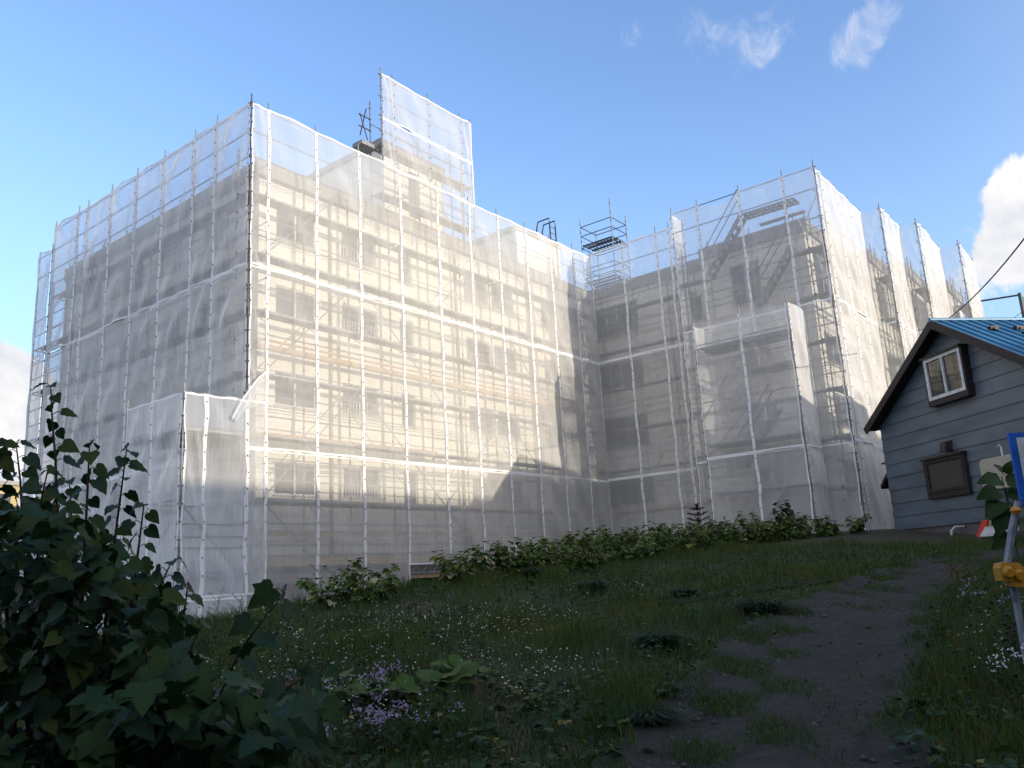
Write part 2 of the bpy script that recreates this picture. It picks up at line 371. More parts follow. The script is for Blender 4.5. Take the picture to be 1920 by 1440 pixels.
def build_block():
    b = thing('apartment_building', 'cream apartment block with flat roof wrapped in white mesh and scaffolding', 'building', (23, 24, -1.2))
    def wall(P, u, n, U, z0, holes, mull=1, rails=()):
        mb = MB(); wall_panel(mb, P, u, n, U, z0, RZ, holes); mb.build('wall', CREAM, b)
        for k, h in enumerate(holes): window(b, P, u, n, h, mull=0 if h[1] - h[0] < .9 else (1 if h[1] - h[0] < 2 else 3), rail=(k in rails))
    fx = [(.64, 2.19), (3.27, 4.84), (5.92, 6.59), (9.5, 10.95), (11.2, 12.6), (14.6, 15.9), (16.3, 17.9)]
    holes = [(a, c, z0 - (.15 if a == 5.92 else 0), z1) for z0, z1 in FL for a, c in fx]
    wall((BX, BY, 0), (1, 0, 0), (0, -1, 0), 32.8 - BX, .95, holes, rails=[k for k in range(len(holes)) if k % 7 in (1, 3, 4, 6)])
    lh = [(a, a + 1.5, z0, z1) for z0, z1 in FL for a in (1.6, 4.4, 7.0, 10.2)]
    wall((BX, 33.9, 0), (0, -1, 0), (-1, 0, 0), 33.9 - BY, .95, [(13.1 - h[1], 13.1 - h[0], h[2], h[3]) for h in lh])
    wall((48.2, 33.9, 0), (-1, 0, 0), (0, 1, 0), 48.2 - BX, .2, [])
    az = [(10.6, 12.1), (8.0, 9.35), (5.3, 6.75), (2.75, 3.9)]
    holes = [(20.8 - 20.4, 20.8 - 18.1, z0, z1) for z0, z1 in az] + [(20.8 - 15.5, 20.8 - 14.9, z0 - .2, z1 - .6) for z0, z1 in az]
    wall((32.8, 20.8, 0), (0, -1, 0), (-1, 0, 0), 6.6, .2, holes, rails=(0, 1, 2, 3))
    wall((32.8, 14.2, 0), (-1, 0, 0), (0, 1, 0), 1.0, .2, [])
    bz = [(10.2, 12.0), (7.4, 8.65), (4.9, 6.2), (2.3, 3.6)]
    wall((31.8, 14.2, 0), (0, -1, 0), (-1, 0, 0), 14.2 - 9.86, .2, [(14.2 - 13.1, 14.2 - 11.8, z0, z1) for z0, z1 in bz], rails=(0, 1, 2, 3))
    xs = [31.8, 37.5, 40.5, 45, 48.2]; ys = [9.86, 9.05, 8.3, 7.43]
    for k in range(4):
        U = xs[k + 1] - xs[k]
        wall((xs[k], ys[k], 0), (1, 0, 0), (0, -1, 0), U, .2, [(.7, U - .7, z0, z1) for z0, z1 in bz])
        if k: wall((xs[k], ys[k - 1], 0), (0, -1, 0), (-1, 0, 0), ys[k - 1] - ys[k], .2, [])
    wall((48.2, 7.43, 0), (0, 1, 0), (1, 0, 0), 26.4, .2, [])
    # roof slab edge, a little proud of the walls all round
    out = [(BX, 33.9), (BX, BY), (32.8, BY), (32.8, 14.2), (31.8, 14.2), (31.8, 9.86), (37.5, 9.86), (37.5, 9.05), (40.5, 9.05), (40.5, 8.3), (45, 8.3), (45, 7.43), (48.2, 7.43), (48.2, 33.9)]
    mb = MB(); o = .12
    outs = [(BX - o, 33.9), (BX - o, BY - o), (32.8 - o, BY - o), (32.8 - o, 14.2 + o), (31.8 - o, 14.2 + o), (31.8 - o, 9.86 - o), (37.5 - o, 9.86 - o), (37.5 - o, 9.05 - o), (40.5 - o, 9.05 - o), (40.5 - o, 8.3 - o), (45 - o, 8.3 - o), (45 - o, 7.43 - o), (48.2 + o, 7.43 - o), (48.2 + o, 33.9)]
    n = len(outs)
    for i in range(n):
        (x0, y0), (x1, y1) = outs[i], outs[(i + 1) % n]
        mb.quad((x0, y0, RZ), (x1, y1, RZ), (x1, y1, RZ + .5), (x0, y0, RZ + .5), 0)
    mb.poly([(x, y, RZ + .5) for x, y in outs], 0); mb.poly([(x, y, RZ) for x, y in outs][::-1], 0)
    mb.build('roof', PARAPET, b)
    # plinth with the basement openings
    mb = MB(); wall_panel(mb, (BX - .03, BY - .03, 0), (1, 0, 0), (0, -1, 0), 18.4, -1.6, .95, [(1.0, 5.0, .42, .78), (.7, 2.6, -.6, .15), (5.1, 8.9, -1.5, .2)], depth=.4)
    wall_panel(mb, (BX - .03, 33.9, 0), (0, -1, 0), (-1, 0, 0), 13.1, -1.6, .95, []); mb.build('plinth', CONC, b)
    mb = MB(); mb.quad((BX + .3, BY + .38, -1.6), (BX + 11.5, BY + .38, -1.6), (BX + 11.5, BY + .38, .95), (BX + .3, BY + .38, .95)); mb.build('basement_recess', DARKST, b)  # flat dark sheet standing in for the shade inside the basement openings
    # stair head house rising flush with the facade and a smaller one behind
    for nm, x0, x1, y0, y1, z1 in (('penthouse', 19.6, 22.9, 20.85, 25.2, 16.0), ('penthouse', 27.9, 31.2, 21.1, 23.9, 15.2)):
        mb = MB(); mb.box(x0, y0, RZ + .5, x1, y1, z1 - .22, 0); mb.box(x0 - .1, y0 - .1, z1 - .22, x1 + .1, y1 + .1, z1, 1)
        p = mb.build(nm, [CREAM, PARAPET], b)
        if x0 < 20:
            w = MB(); w.box(21.0, 20.8, 13.4, 21.45, 20.86, 15.2); w.build('pane', CURTAIN, p)
    # cat ladder hoops over the smaller one
    mb = MB()
    for x in (30.25, 30.7): mb.path([(x, 20.9, 13.2), (x, 20.9, 15.9), (x + .05, 20.95, 16.25), (x + .05, 21.6, 16.25), (x + .05, 21.7, 15.9), (x + .05, 21.7, 15.2)], .035, 6)
    for k in range(9): mb.tube((30.25, 20.9, 13.4 + k * .3), (30.7, 20.9, 13.4 + k * .3), .015, 5)
    mb.build('ladder', DARKST, b)
    # down pipes
    for x in (17.1, 23.3, 27.9):
        mb = MB(); mb.tube((x, BY - .07, -.8), (x, BY - .07, RZ), .05, 8); mb.build('downpipe', PARAPET, b)
build_block()

# ------------------------------------------------------------------ scaffolds
LIFTS = [11.5, 9.65, 7.9, 6.05, 4.25, 2.45, .65]
_pm = {}
def post_mesh(h):
    h = round(h, 1)
    if h not in _pm:
        mb = MB(); mb.tube((0, 0, 0), (0, 0, h), .024, 7)
        z = h - .3
        while z > .1: mb.tube((0, 0, z), (0, 0, z + .05), .042, 7); z -= .45
        _pm[h] = mb.mesh('post', STEEL)
    return _pm[h]
_dm = {}
def deck_mesh(u, n, L, w):
    k = (tuple(u), tuple(n), round(L, 2), w)
    if k not in _dm:
        mb = MB(); u_, n_ = Vector(u), Vector(n); q = lambda a, b, z: u_ * a + n_ * b + Vector((0, 0, z))
        for b in (.03, w / 2, w - .03): mb.beam(q(.02, b, -.03), q(L - .02, b, -.03), .035, .06)
        c = .12
        while c < L - .05: mb.beam(q(c, .03, -.01), q(c, w - .03, -.01), .16, .02); c += .2
        _dm[k] = mb.mesh('deck', DECK)
    return _dm[k]
_bm = {}
def bracket_mesh(n, w):
    k = (tuple(n), w)
    if k not in _bm:
        n_ = Vector(n); mb = MB()
        mb.tube((0, 0, 0), n_ * w, .02, 6); mb.tube((0, 0, -.32), n_ * (w * .8), .012, 5); mb.tube(n_ * (w * .4) + Vector((0, 0, -.16)), n_ * (w * .4), .012, 4)
        _bm[k] = mb.mesh('bracket', STEEL)
    return _bm[k]
def scaffold(label, P0, u, n, ts, top, zfloor, lifts=LIFTS, extra=(), inner_top=13.0, w=.6, braces=(), boards=(), inner=True, group='scaffolds round the apartment block', skip_deck=()):
    P0, u, n = Vector(P0), Vector(u), Vector(n)
    z0 = zfloor if not callable(zfloor) else None
    zb = lambda p: (z0 if z0 is not None else zfloor(p.x, p.y))
    root = thing('scaffold', label, 'scaffold', (P0.x, P0.y, zb(P0)), group)
    O = ORG[root.name]
    for i, t in enumerate(ts):
        p = P0 + u * t; b = zb(p)
        link('post', post_mesh(top + .28 - b), root, (p.x - O.x, p.y - O.y, b - O.z))
        if inner:
            q = p + n * w; link('post', post_mesh(inner_top - b), root, (q.x - O.x, q.y - O.y, b - O.z))
        for z in lifts:
            if z < b + .2: continue
            link('bracket', bracket_mesh(n, w), root, (p.x - O.x, p.y - O.y, z - .06 - O.z))
    a, c = P0 + u * (ts[0] - .08), P0 + u * (ts[-1] + .08)
    rails = [top, top - .86] + [z + d for z in lifts for d in (.52, 1.12) if z + d < top - .9] + list(extra)
    for z in rails:
        if z < zb(P0) + .2: continue
        mb = MB(); o = n * .05; mb.tube((a + o).to_tuple()[:2] + (z,), (c + o).to_tuple()[:2] + (z,), .0215, 6); mb.build('guard_rail', STEEL, root)
    if inner:
        for z in lifts:
            if z < zb(P0) + .2: continue
            for dz in (0, .95):
                mb = MB(); o = n * (w - .05); mb.tube((a + o).to_tuple()[:2] + (z + dz,), (c + o).to_tuple()[:2] + (z + dz,), .017, 6); mb.build('ledger', STEEL, root)
    for i in range(len(ts) - 1):
        L = ts[i + 1] - ts[i]
        for z in lifts:
            if (i, z) in skip_deck or z < zb(P0 + u * ts[i]) + .2: continue
            p = P0 + u * ts[i] + n * .05; link('deck', deck_mesh(u, n, L, w - .1), root, (p.x - O.x, p.y - O.y, z - O.z))
    for t0, za, t1, zc in braces:
        mb = MB(); p, q = P0 + u * t0 + n * .09, P0 + u * t1 + n * .09
        mb.tube((p.x, p.y, za), (q.x, q.y, zc), .021, 6); mb.build('brace', STEEL, root)
    for z, t0, t1, hgt in boards:
        mb = MB(); p, q = P0 + u * t0 + n * (w * .75), P0 + u * t1 + n * (w * .75)
        mb.beam((p.x, p.y, z), (q.x, q.y, z), .04, hgt); mb.build('toe_board', TIMBER, root)
    return root

# ---- sheets
ORD = ['first', 'second', 'third', 'fourth', 'fifth', 'sixth', 'seventh', 'eighth', 'ninth', 'tenth', 'eleventh', 'twelfth']
GRP = 'white mesh sheets hung on the scaffolds'
def sheet(label, P0, u, n, t0, t1, za, zc, seed, hem_sides='lrtb', loose=1.0, group=GRP, tie=True, slack_top=0.0, slack_bot=0.0):
    """one panel from t0..t1 along u, za (low) .. zc (high); n points inward to the building"""
    P0, u, n = Vector(P0), Vector(u), Vector(n)
    def wob(t, z):   # shared by neighbouring panels: depends on the seam and the height only
        s = t * 7.13 + P0.x * 1.7 + P0.y * 2.9
        return (.016 * math.sin(z * 1.9 + s) + .012 * math.sin(z * 4.3 + s * 2.1)) * loose
    f1, f2 = rnd.uniform(0, 6), rnd.uniform(0, 6)
    def pt(a, b, out=0.0):
        z = za + (zc - za) * b
        ta, tb = t0 + wob(t0, z), t1 + wob(t1, z); t = ta + (tb - ta) * a
        bul = math.sin(math.pi * a) * (.05 * math.sin(z * 1.3 + f1) + .03 * math.sin(z * 3.7 + f2 + a * 3)) * loose
        bul += .02 * math.sin(a * 11 + z * 2.3 + f1) * math.sin(math.pi * a) * loose
        bul = max(bul, -.025) + .055 + out
        z -= slack_top * math.sin(math.pi * a) * max(0, b * 2 - 1) ** 2
        z += slack_bot * math.sin(math.pi * a) * max(0, 1 - b * 2) ** 2
        z += .012 * math.sin(a * 9 + f1) * (1 if b in (0, 1) else 0)
        p = P0 + u * t - n * bul
        return (p.x, p.y, z)
    h = zc - za; nx = 10; nz = max(3, int(h / .28)); mb = MB()
    for j in range(nz):
        for i in range(nx):
            mb.quad(pt(i / nx, j / nz), pt((i + 1) / nx, j / nz), pt((i + 1) / nx, (j + 1) / nz), pt(i / nx, (j + 1) / nz))
    # weld
    o = mb.build('mesh_sheet', MESH, None, True)
    tag(o, label, 'mesh sheet', group)
    hm = MB(); W = t1 - t0; wa = .052 / W
    for j in range(nz):
        b0, b1 = j / nz, (j + 1) / nz
        if 'l' in hem_sides: hm.quad(pt(0, b0, .006), pt(wa * rnd.uniform(.7, 1.2), b0, .006), pt(wa * rnd.uniform(.7, 1.2), b1, .006), pt(0, b1, .006))
        if 'r' in hem_sides: hm.quad(pt(1 - wa * rnd.uniform(.7, 1.2), b0, .006), pt(1, b0, .006), pt(1, b1, .006), pt(1 - wa * rnd.uniform(.7, 1.2), b1, .006))
    wb = .06 / h
    for i in range(nx):
        a0, a1 = i / nx, (i + 1) / nx
        if 't' in hem_sides: hm.quad(pt(a0, 1 - wb, .007), pt(a1, 1 - wb, .007), pt(a1, 1, .007), pt(a0, 1, .007))
        if 'b' in hem_sides: hm.quad(pt(a0, 0, .007), pt(a1, 0, .007), pt(a1, wb, .007), pt(a0, wb, .007))
    if tie:
        z = zc - .2
        while z > za + .1:
            p = Vector(pt(0, (z - za) / h, .02)); hm.beam(p - Vector((0, 0, .02)), p + Vector((0, 0, .02)), .026, .012, 1, n); z -= .45
    hm.build('hem', [HEM, TIE], o)
    return o
ROWS = [('top', 9.15, 14.3), ('middle', 3.8, 9.15), ('bottom', -1.1, 3.8)]

FT = [0, .6, 2.4, 4.2, 6.08, 8.0, 9.8, 11.55, 13.4, 15.15, 16.95, 18.4]
P_F = (13.36, 19.8, 0); UX, UY = (1, 0, 0), (0, 1, 0)
zf = lambda x, y: float(ground(x, y)) - .02
br = []
for k in (1, 3, 5, 7, 9):
    for (za, zc) in ((-.9, 2.4), (2.45, 6.05), (6.05, 9.65), (9.65, 13.2)):
        a, c = FT[k], FT[min(k + 2, 11)]
        if rnd.random() < .72: br.append((a, za, c, zc) if (k // 2 + int(za > 2)) % 2 else (c, za, a, zc))
scaffold('tubular steel scaffold along the sunlit front facade of the apartment block', P_F, UX, UY, FT, 14.3, zf, braces=br,
         boards=[(2.42, .3, 18.3, .22), (1.5, .3, 18.3, .12), (.72, .3, 8.8, .24), (6.95, .6, 18.3, .14), (7.15, .6, 18.3, .06), (4.33, .3, 8, .12), (.72, 11.6, 18.3, .2)],
         skip_deck={(i, .65) for i in range(0, 11)})
for r, za, zc in ROWS:
    for i in range(11):
        b = za
        if r == 'bottom': b = max(-1.12, float(ground(13.36 + FT[i], 19.8)) - .05) if i != 4 and i != 5 else .5
        lab = f'front facade mesh sheet, {r} row, {ORD[i]} bay right of the tall left corner'
        sheet(lab, P_F, UX, UY, FT[i], FT[i + 1], b, zc, i)
# entrance beam over the opening below the fifth and sixth bays
mb = MB(); e0, e1 = 13.36 + FT[4], 13.36 + FT[6]
for z in (.25, .5): mb.tube((e0, 19.72, z), (e1, 19.72, z), .025, 6)
x = e0
while x < e1 - .3:
    mb.tube((x, 19.72, .25), (x + .25, 19.72, .5), .014, 5); mb.tube((x + .25, 19.72, .5), (x + .5, 19.72, .25), .014, 5); x += .5
tag(mb.build('lattice_beam', STEEL), 'silver lattice beam over the dark opening at the foot of the front facade', 'beam')
mb = MB(); mb.beam((e0, 19.85, .15), (e1, 19.85, .15), .1, .12); tag(mb.build('timber_lintel', TIMBER), 'pale timber plank under the lattice beam above the dark opening', 'plank')

LT = [0, 1.8, 3.05, 4.9, 6.7, 8.5, 10.3, 11.05, 13.0]
scaffold('tubular steel scaffold along the shaded left side of the apartment block', P_F, UY, UX, LT, 14.3, zf, inner=True,
         braces=[(11.05, 8.9, 9.0, 12.6), (6.7, 2.45, 3.05, 6.05), (3.05, 6.05, 0, 9.65), (8.5, 0, 4.9, 3.6)], boards=[(.72, .3, 12.9, .22)])
for r, za, zc in ROWS:
    for i in range(8):
        sheet(f'shaded left side mesh sheet, {r} row, {ORD[i]} bay back from the tall corner', P_F, UY, UX, LT[i], LT[i + 1], za, zc, i, loose=1.5)
# lower rear end of the left side
P_L2 = (13.36, 32.95, 0)
scaffold('low narrow end of scaffold at the far back of the left side', P_L2, UY, UX, [0, 1.15], 13.45, zf, lifts=LIFTS[1:], inner_top=12.5)
for r, za, zc in (('top', 9.1, 13.45), ('middle', 3.8, 9.1), ('bottom', -1.2, 3.8)):
    sheet(f'narrow mesh sheet at the far back end of the left side, {r} row', P_L2, UY, UX, .05, 1.15, za, zc, 3, loose=2)

# entrance tower at the left corner
P_E = (11.47, 19.78, 0)
scaffold('low scaffold tower standing out from the left corner of the block', P_E, UX, UY, [0, 1.85], 5.12, zf, lifts=[4.2, 2.4, .6], inner=False, w=2.8, extra=[1.4, .35], braces=[(0, 2.3, 1.8, .4)], skip_deck={(0, 2.4), (0, .6)})
scaffold('scaffold frame on the shaded outer side of the low corner tower', (11.47, 19.9, 0), UY, UX, [1.5, 2.8], 5.12, zf, lifts=[4.2, 2.4, .6], inner=False, w=1.6, braces=[(-.1, 2.3, 2.2, .3)], skip_deck={(0, 2.4), (0, .6), (0, 4.2)})
for i, (a, c) in enumerate(((0, .6), (.6, 1.87), (1.87, 2.5))):
    sheet(f'mesh sheet on the front of the low left tower, {ORD[i]} strip from its outer corner', P_E, UX, UY, a, c, -.12, 5.12, i + 20, loose=1.6)
    if i < 2: sheet(f'mesh skirt at the foot of the low left tower, {ORD[i]} piece from its outer corner', P_E, UX, UY, a, c, -1.15, -.14, i + 30, loose=1.6, hem_sides='lrt')
for i, (a, c) in enumerate(((0, 1.45), (1.45, 2.85))):
    sheet(f'white mesh sheet on the shaded outer side of the low left tower, {("nearer", "farther")[i]} half', P_E, UY, UX, a, c, -.9, 5.12, i + 40, loose=1.8)
# torn flap blowing at the corner
mb = MB()
fl = [[(13.95, 19.68, 6.1), (13.95, 19.66, 5.6), (13.93, 19.66, 5.15)], [(13.5, 19.5, 5.75), (13.5, 19.55, 5.3), (13.5, 19.62, 4.95)], [(13.0, 19.45, 5.1), (13.05, 19.42, 4.9), (13.1, 19.55, 4.75)], [(12.75, 19.55, 4.55), (12.8, 19.5, 4.5), (12.9, 19.6, 4.45)]]
for i in range(3):
    for j in range(2): mb.quad(fl[i][j], fl[i + 1][j], fl[i + 1][j + 1], fl[i][j + 1])
for i in range(3): mb.quad(fl[i][0], fl[i + 1][0], tuple(Vector(fl[i + 1][0]) - Vector((0, .01, .07))), tuple(Vector(fl[i][0]) - Vector((0, .01, .07))), 1)
tag(mb.build('loose_flap', [MESH, HEM], None, True), 'loose crumpled flap of white mesh above the low left corner tower', 'mesh flap', GRP)

# raised scaffold round the stair head
FT2 = [0, .58, 2.4, 4.22, 4.84]; P_T = (18.71, 19.84, 0)
scaffold('tall scaffold screen rising above the roof in front of the stair head', P_T, UX, UY, FT2, 17.85, 12.3, lifts=[15.1, 13.3], inner_top=17.0, braces=[(.6, 16.6, 2.4, 14.6), (2.4, 14.4, 4.2, 16.9), (2.4, 14.4, .6, 13.0), (2.4, 14.6, 3.7, 12.9), (.3, 17.4, 2.4, 15.2)])
for r, za, zc in (('upper', 16.07, 17.85), ('lower', 14.2, 16.07)):
    for i in range(4):
        sheet(f'mesh sheet on the raised roof screen, {r} row, {ORD[i]} bay from its left edge', P_T, UX, UY, FT2[i], FT2[i + 1], za, zc, i + 50, hem_sides='tb' + ('r' if i == 3 else ''))
mb = MB()
for z in (16.2, 15.75): mb.tube((18.1, 20.35, z), (18.7, 20.4, z + .05), .022, 6)
mb.tube((18.15, 20.35, 15.4), (18.5, 20.4, 16.6), .022, 6); mb.tube((18.45, 20.3, 15.3), (18.2, 20.4, 16.3), .022, 6)
mb.beam((18.05, 20.4, 15.05), (18.75, 20.4, 15.05), .5, .14, 1)
tag(mb.build('scaffold_bracket', [DARKST, DECK]), 'dark bracket of short tubes and plank jutting left of the raised roof screen', 'bracket')

# ---- right wing
TA = [0, 1.75, 3.5, 4.15, 4.82]; P_A = (31.8, 19.8, 0)
scaffold('scaffold on the right wing beside the inner corner', P_A, (0, -1, 0), UX, TA, 14.5, zf, braces=[(3.5, 5.8, .2, .8), (0, 11.9, 3.5, 8.4), (3.5, 9.2, 1.75, 5.8)], boards=[(6.0, 0, 4, .16), (2.45, 0, 4.1, .22), (.8, 0, 4.1, .15)])
for r, za, zc in (('top', 9.18, 14.5), ('middle', 3.86, 9.18), ('bottom', .95, 3.86)):
    for i in range(4):
        sheet(f'right wing mesh sheet, {r} row, {ORD[i]} bay out from the inner corner', P_A, (0, -1, 0), UX, TA[i], TA[i + 1], za, zc, i + 60, hem_sides='lrtb' if r != 'bottom' else 'lrt', slack_bot=0)
for i in range(2):
    sheet(f'slack white mesh drooping at the foot of the right wing, {("left", "right")[i]} swag', P_A, (0, -1, 0), UX, TA[i], TA[i + 1] if i == 0 else 4.1, .35, 1.0, i + 70, slack_top=.4, slack_bot=0, hem_sides='b', loose=3)
TB = [0, 1.2, 3.05, 4.87, 6.1]; P_B = (30.8, 14.96, 0)
scaffold('stair scaffold bay standing out from the right wing', P_B, (0, -1, 0), UX, TB, 14.65, zf, inner_top=13.2, braces=[(4.87, 9.6, 6.1, 11.4), (4.87, 11.6, 6.1, 13.6), (3.05, 6.2, .6, 9.4)], skip_deck={(1, z) for z in LIFTS} | {(2, z) for z in LIFTS}, boards=[(2.45, 0, 6, .2), (4.3, 0, 6, .12), (9.7, 0, 6, .16)])
for r, za, zc in (('top', 9.3, 14.65), ('middle', 3.92, 9.3), ('bottom', .7, 3.92)):
    for i in range(4):
        sheet(f'stair bay mesh sheet on the right wing, {r} row, {ORD[i]} from its left', P_B, (0, -1, 0), UX, TB[i], TB[i + 1], za, zc, i + 80, hem_sides='lrb', slack_top=.25 if (r == 'top' and i == 1) else 0)
    sheet(f'white mesh sheet closing the left end of the stair bay, {r} row', P_B, UX, (0, -1, 0), 0, 1.0, za, zc, 90)
def flight(y0, z0, y1, z1, x0, x1, lab):
    rt = thing('stair_flight', lab, 'stairs', ((x0 + x1) / 2, y0, z0), 'steel stair flights inside the right wing scaffold')
    for x in (x0, x1):
        mb = MB(); mb.beam((x, y0, z0), (x, y1, z1), .05, .16); mb.build('stringer', STEEL, rt)
    k = 8
    for i in range(k):
        f = (i + .5) / k; y, z = y0 + (y1 - y0) * f, z0 + (z1 - z0) * f
        mb = MB(); mb.box(x0 + .03, y - .11, z - .02, x1 - .03, y + .11, z + .02); mb.build('tread', DECK, rt)
    for dz in (.62, 1.05):
        mb = MB(); mb.tube((x0 - .1, y0, z0 + dz), (x0 - .1, y1, z1 + dz), .022, 6); mb.build('handrail', DARKST, rt)
flight(13.75, 11.55, 12.0, 13.75, 31.0, 31.5, 'top steel stair flight rising above the roof of the right wing')
flight(11.85, 9.75, 10.2, 11.85, 31.0, 31.5, 'second steel stair flight just under the roof corner of the right wing')
flight(13.6, 5.9, 11.9, 7.9, 31.0, 31.5, 'steel stair flight behind the upper part of the low stair tower')
flight(12.6, 3.4, 11.0, 5.4, 29.5, 29.95, 'steel stair flight in the middle of the low stair tower')
flight(12.6, .9, 11.0, 2.6, 29.5, 29.95, 'lowest steel stair flight in the low stair tower')
mb = MB(); u_, n_ = (0, -1, 0), (1, 0, 0)
pl = link('landing', deck_mesh(u_, n_, 2.2, .7)); pl.location = (30.95, 12.0, 13.75); tag(pl, 'steel grid landing at the head of the top stair flight on the right wing', 'landing')
p2 = link('plank', deck_mesh(u_, n_, 1.9, .25)); p2.location = (31.75, 11.6, 13.45); tag(p2, 'narrow steel plank just below the landing on the right wing roof', 'plank')

TC = [0, 1.88, 3.7]; P_C = (29.2, 13.73, 0)
scaffold('low stair tower of scaffold in front of the right wing', P_C, (0, -1, 0), UX, TC, 9.12, zf, lifts=[8.15, 7.0, 4.4, 2.6], inner=False, w=1.5, extra=[5.6, 6.0, 3.5], braces=[(1.8, 5.6, 0, 3.9), (0, 5.4, 1.88, 7.9), (0, 3.6, 1.2, 1.6), (1.9, 1.4, 3.6, 3.6)], skip_deck={(0, 7.0)})
for r, za, zc in (('upper', 3.85, 9.12), ('lower', .7, 3.85)):
    for i in range(2):
        sheet(f'white mesh sheet on the low stair tower, {r} row, {("left", "right")[i]} bay', P_C, (0, -1, 0), UX, TC[i], TC[i + 1], za, zc, i + 100, hem_sides='lrb' if r == 'upper' else 'lrt')
    sheet(f'white mesh sheet on the sunny right return of the low stair tower, {r} row', (29.2, 10.03, 0), UX, UY, 0, 1.65, za, zc, 105, hem_sides='lrb')
    sheet(f'white mesh sheet closing the left end of the low stair tower, {r} row', (29.2, 13.73, 0), UX, (0, -1, 0), 0, 1.65, za, zc, 106, hem_sides='r')

ENDS = [((30.8, 8.86), [0, .6, 2.4, 4.1, 5.75], 'long'), ((36.55, 8.05), [0, .6, 1.8, 3.0], 'second'), ((39.52, 7.29), [0, .6, 2.4, 4.45], 'third'), ((43.97, 6.43), [0, .6, 2.4, 3.5], 'farthest')]
for k, ((x, y), ts, nm) in enumerate(ENDS):
    scaffold(f'scaffold on the {nm} step of the sunlit end wall of the right wing', (x, y, 0), UX, UY, ts, 14.5, zf, w=.6)
    for r, za, zc in (('top', 9.4, 14.5), ('middle', 4.05, 9.4), ('bottom', .7, 4.05)):
        for i in range(len(ts) - 1):
            sheet(f'white mesh sheet on the {nm} step of the right end wall, {r} row, {ORD[i]} bay', (x, y, 0), UX, UY, ts[i], ts[i + 1], za, zc, i + 110 + k * 5)
        if k:
            yp = ENDS[k - 1][0][1]
            sheet(f'white mesh sheet facing left at the {nm} step of the right end wall, {r} row', (x, yp, 0), (0, -1, 0), UX, 0, yp - y, za, zc, 140 + k, hem_sides='lb')
# free-standing access tower on the roof at the inner corner
def roof_tower():
    rt = thing('access_tower', 'open scaffold tower with grid platform standing on the roof at the inner corner', 'scaffold tower', (34, 19.78, 13.12))
    O = ORG[rt.name]; xs, ys = (34.0, 35.45), (19.78, 21.6)
    for x in xs:
        for y in ys:
            h = {(0, 0): 5.0, (0, 1): 4.4, (1, 0): 4.5, (1, 1): 4.3}[(xs.index(x), ys.index(y))]
            link('post', post_mesh(h), rt, (x - O.x, y - O.y, 0))
    for z in (14.3, 14.8, 16.6, 17.1, 15.95):
        for p, q in (((xs[0], ys[0]), (xs[0], ys[1])), ((xs[1], ys[0]), (xs[1], ys[1])), ((xs[0], ys[0]), (xs[1], ys[0])), ((xs[0], ys[1]), (xs[1], ys[1]))):
            mb = MB(); mb.tube((*p, z), (*q, z), .022, 6); mb.build('guard_rail', DARKST, rt)
    for z in (16.1, 14.1):
        mb = MB()
        for k in range(4): mb.beam((xs[0] + .1 + k * .42, ys[0], z), (xs[0] + .1 + k * .42, ys[1], z), .06, .07)
        for k in range(10): mb.beam((xs[0] + .05, ys[0] + .08 + k * .185, z + .02), (xs[1] - .05, ys[0] + .08 + k * .185, z + .02), .045, .03)
        mb.build('platform', DARKST, rt)
roof_tower()
# ------------------------------------------------------------------ grey house on the right
HT = np.array([27.04, 5.04]); HB = math.atan2(FW[1], FW[0]) + R(10)
HG = np.array([math.cos(HB), math.sin(HB)]); HE = np.array([HG[1], -HG[0]])
HZR, HZE, HZB, HW = 6.77, 4.22, .46, 3.92      # ridge, eave edge, base heights; half width of the wall
def HP(a, b, z):   # a along the gable wall (away from the camera), b along the ridge (to the right), z
    p = HT + HG * a + HE * b; return (float(p[0]), float(p[1]), z)
SIDING = simple('slate_blue_siding', (.088, .118, .148), .38, 0, .16, .8, .06, 4, spec=.5, vscale=(1, 1, 3))
BROWN = simple('dark_brown_trim', (.028, .022, .022), .5, 0, .2, 5)
BLUEROOF = simple('blue_roof_metal', (.045, .19, .33), .42, .1, .18, 1.3, c2=(.035, .14, .25), spec=.5)
FOUND = simple('house_foundation', (.11, .10, .10), .9)
DGLASS = simple('house_glass', (.02, .022, .024), .03, 0, .2, 2, spec=1.0)
WHITE = simple('white_frame', (.62, .62, .60), .45)
SHUT = simple('brown_screen', (.06, .052, .046), .6, 0, .1, 20)
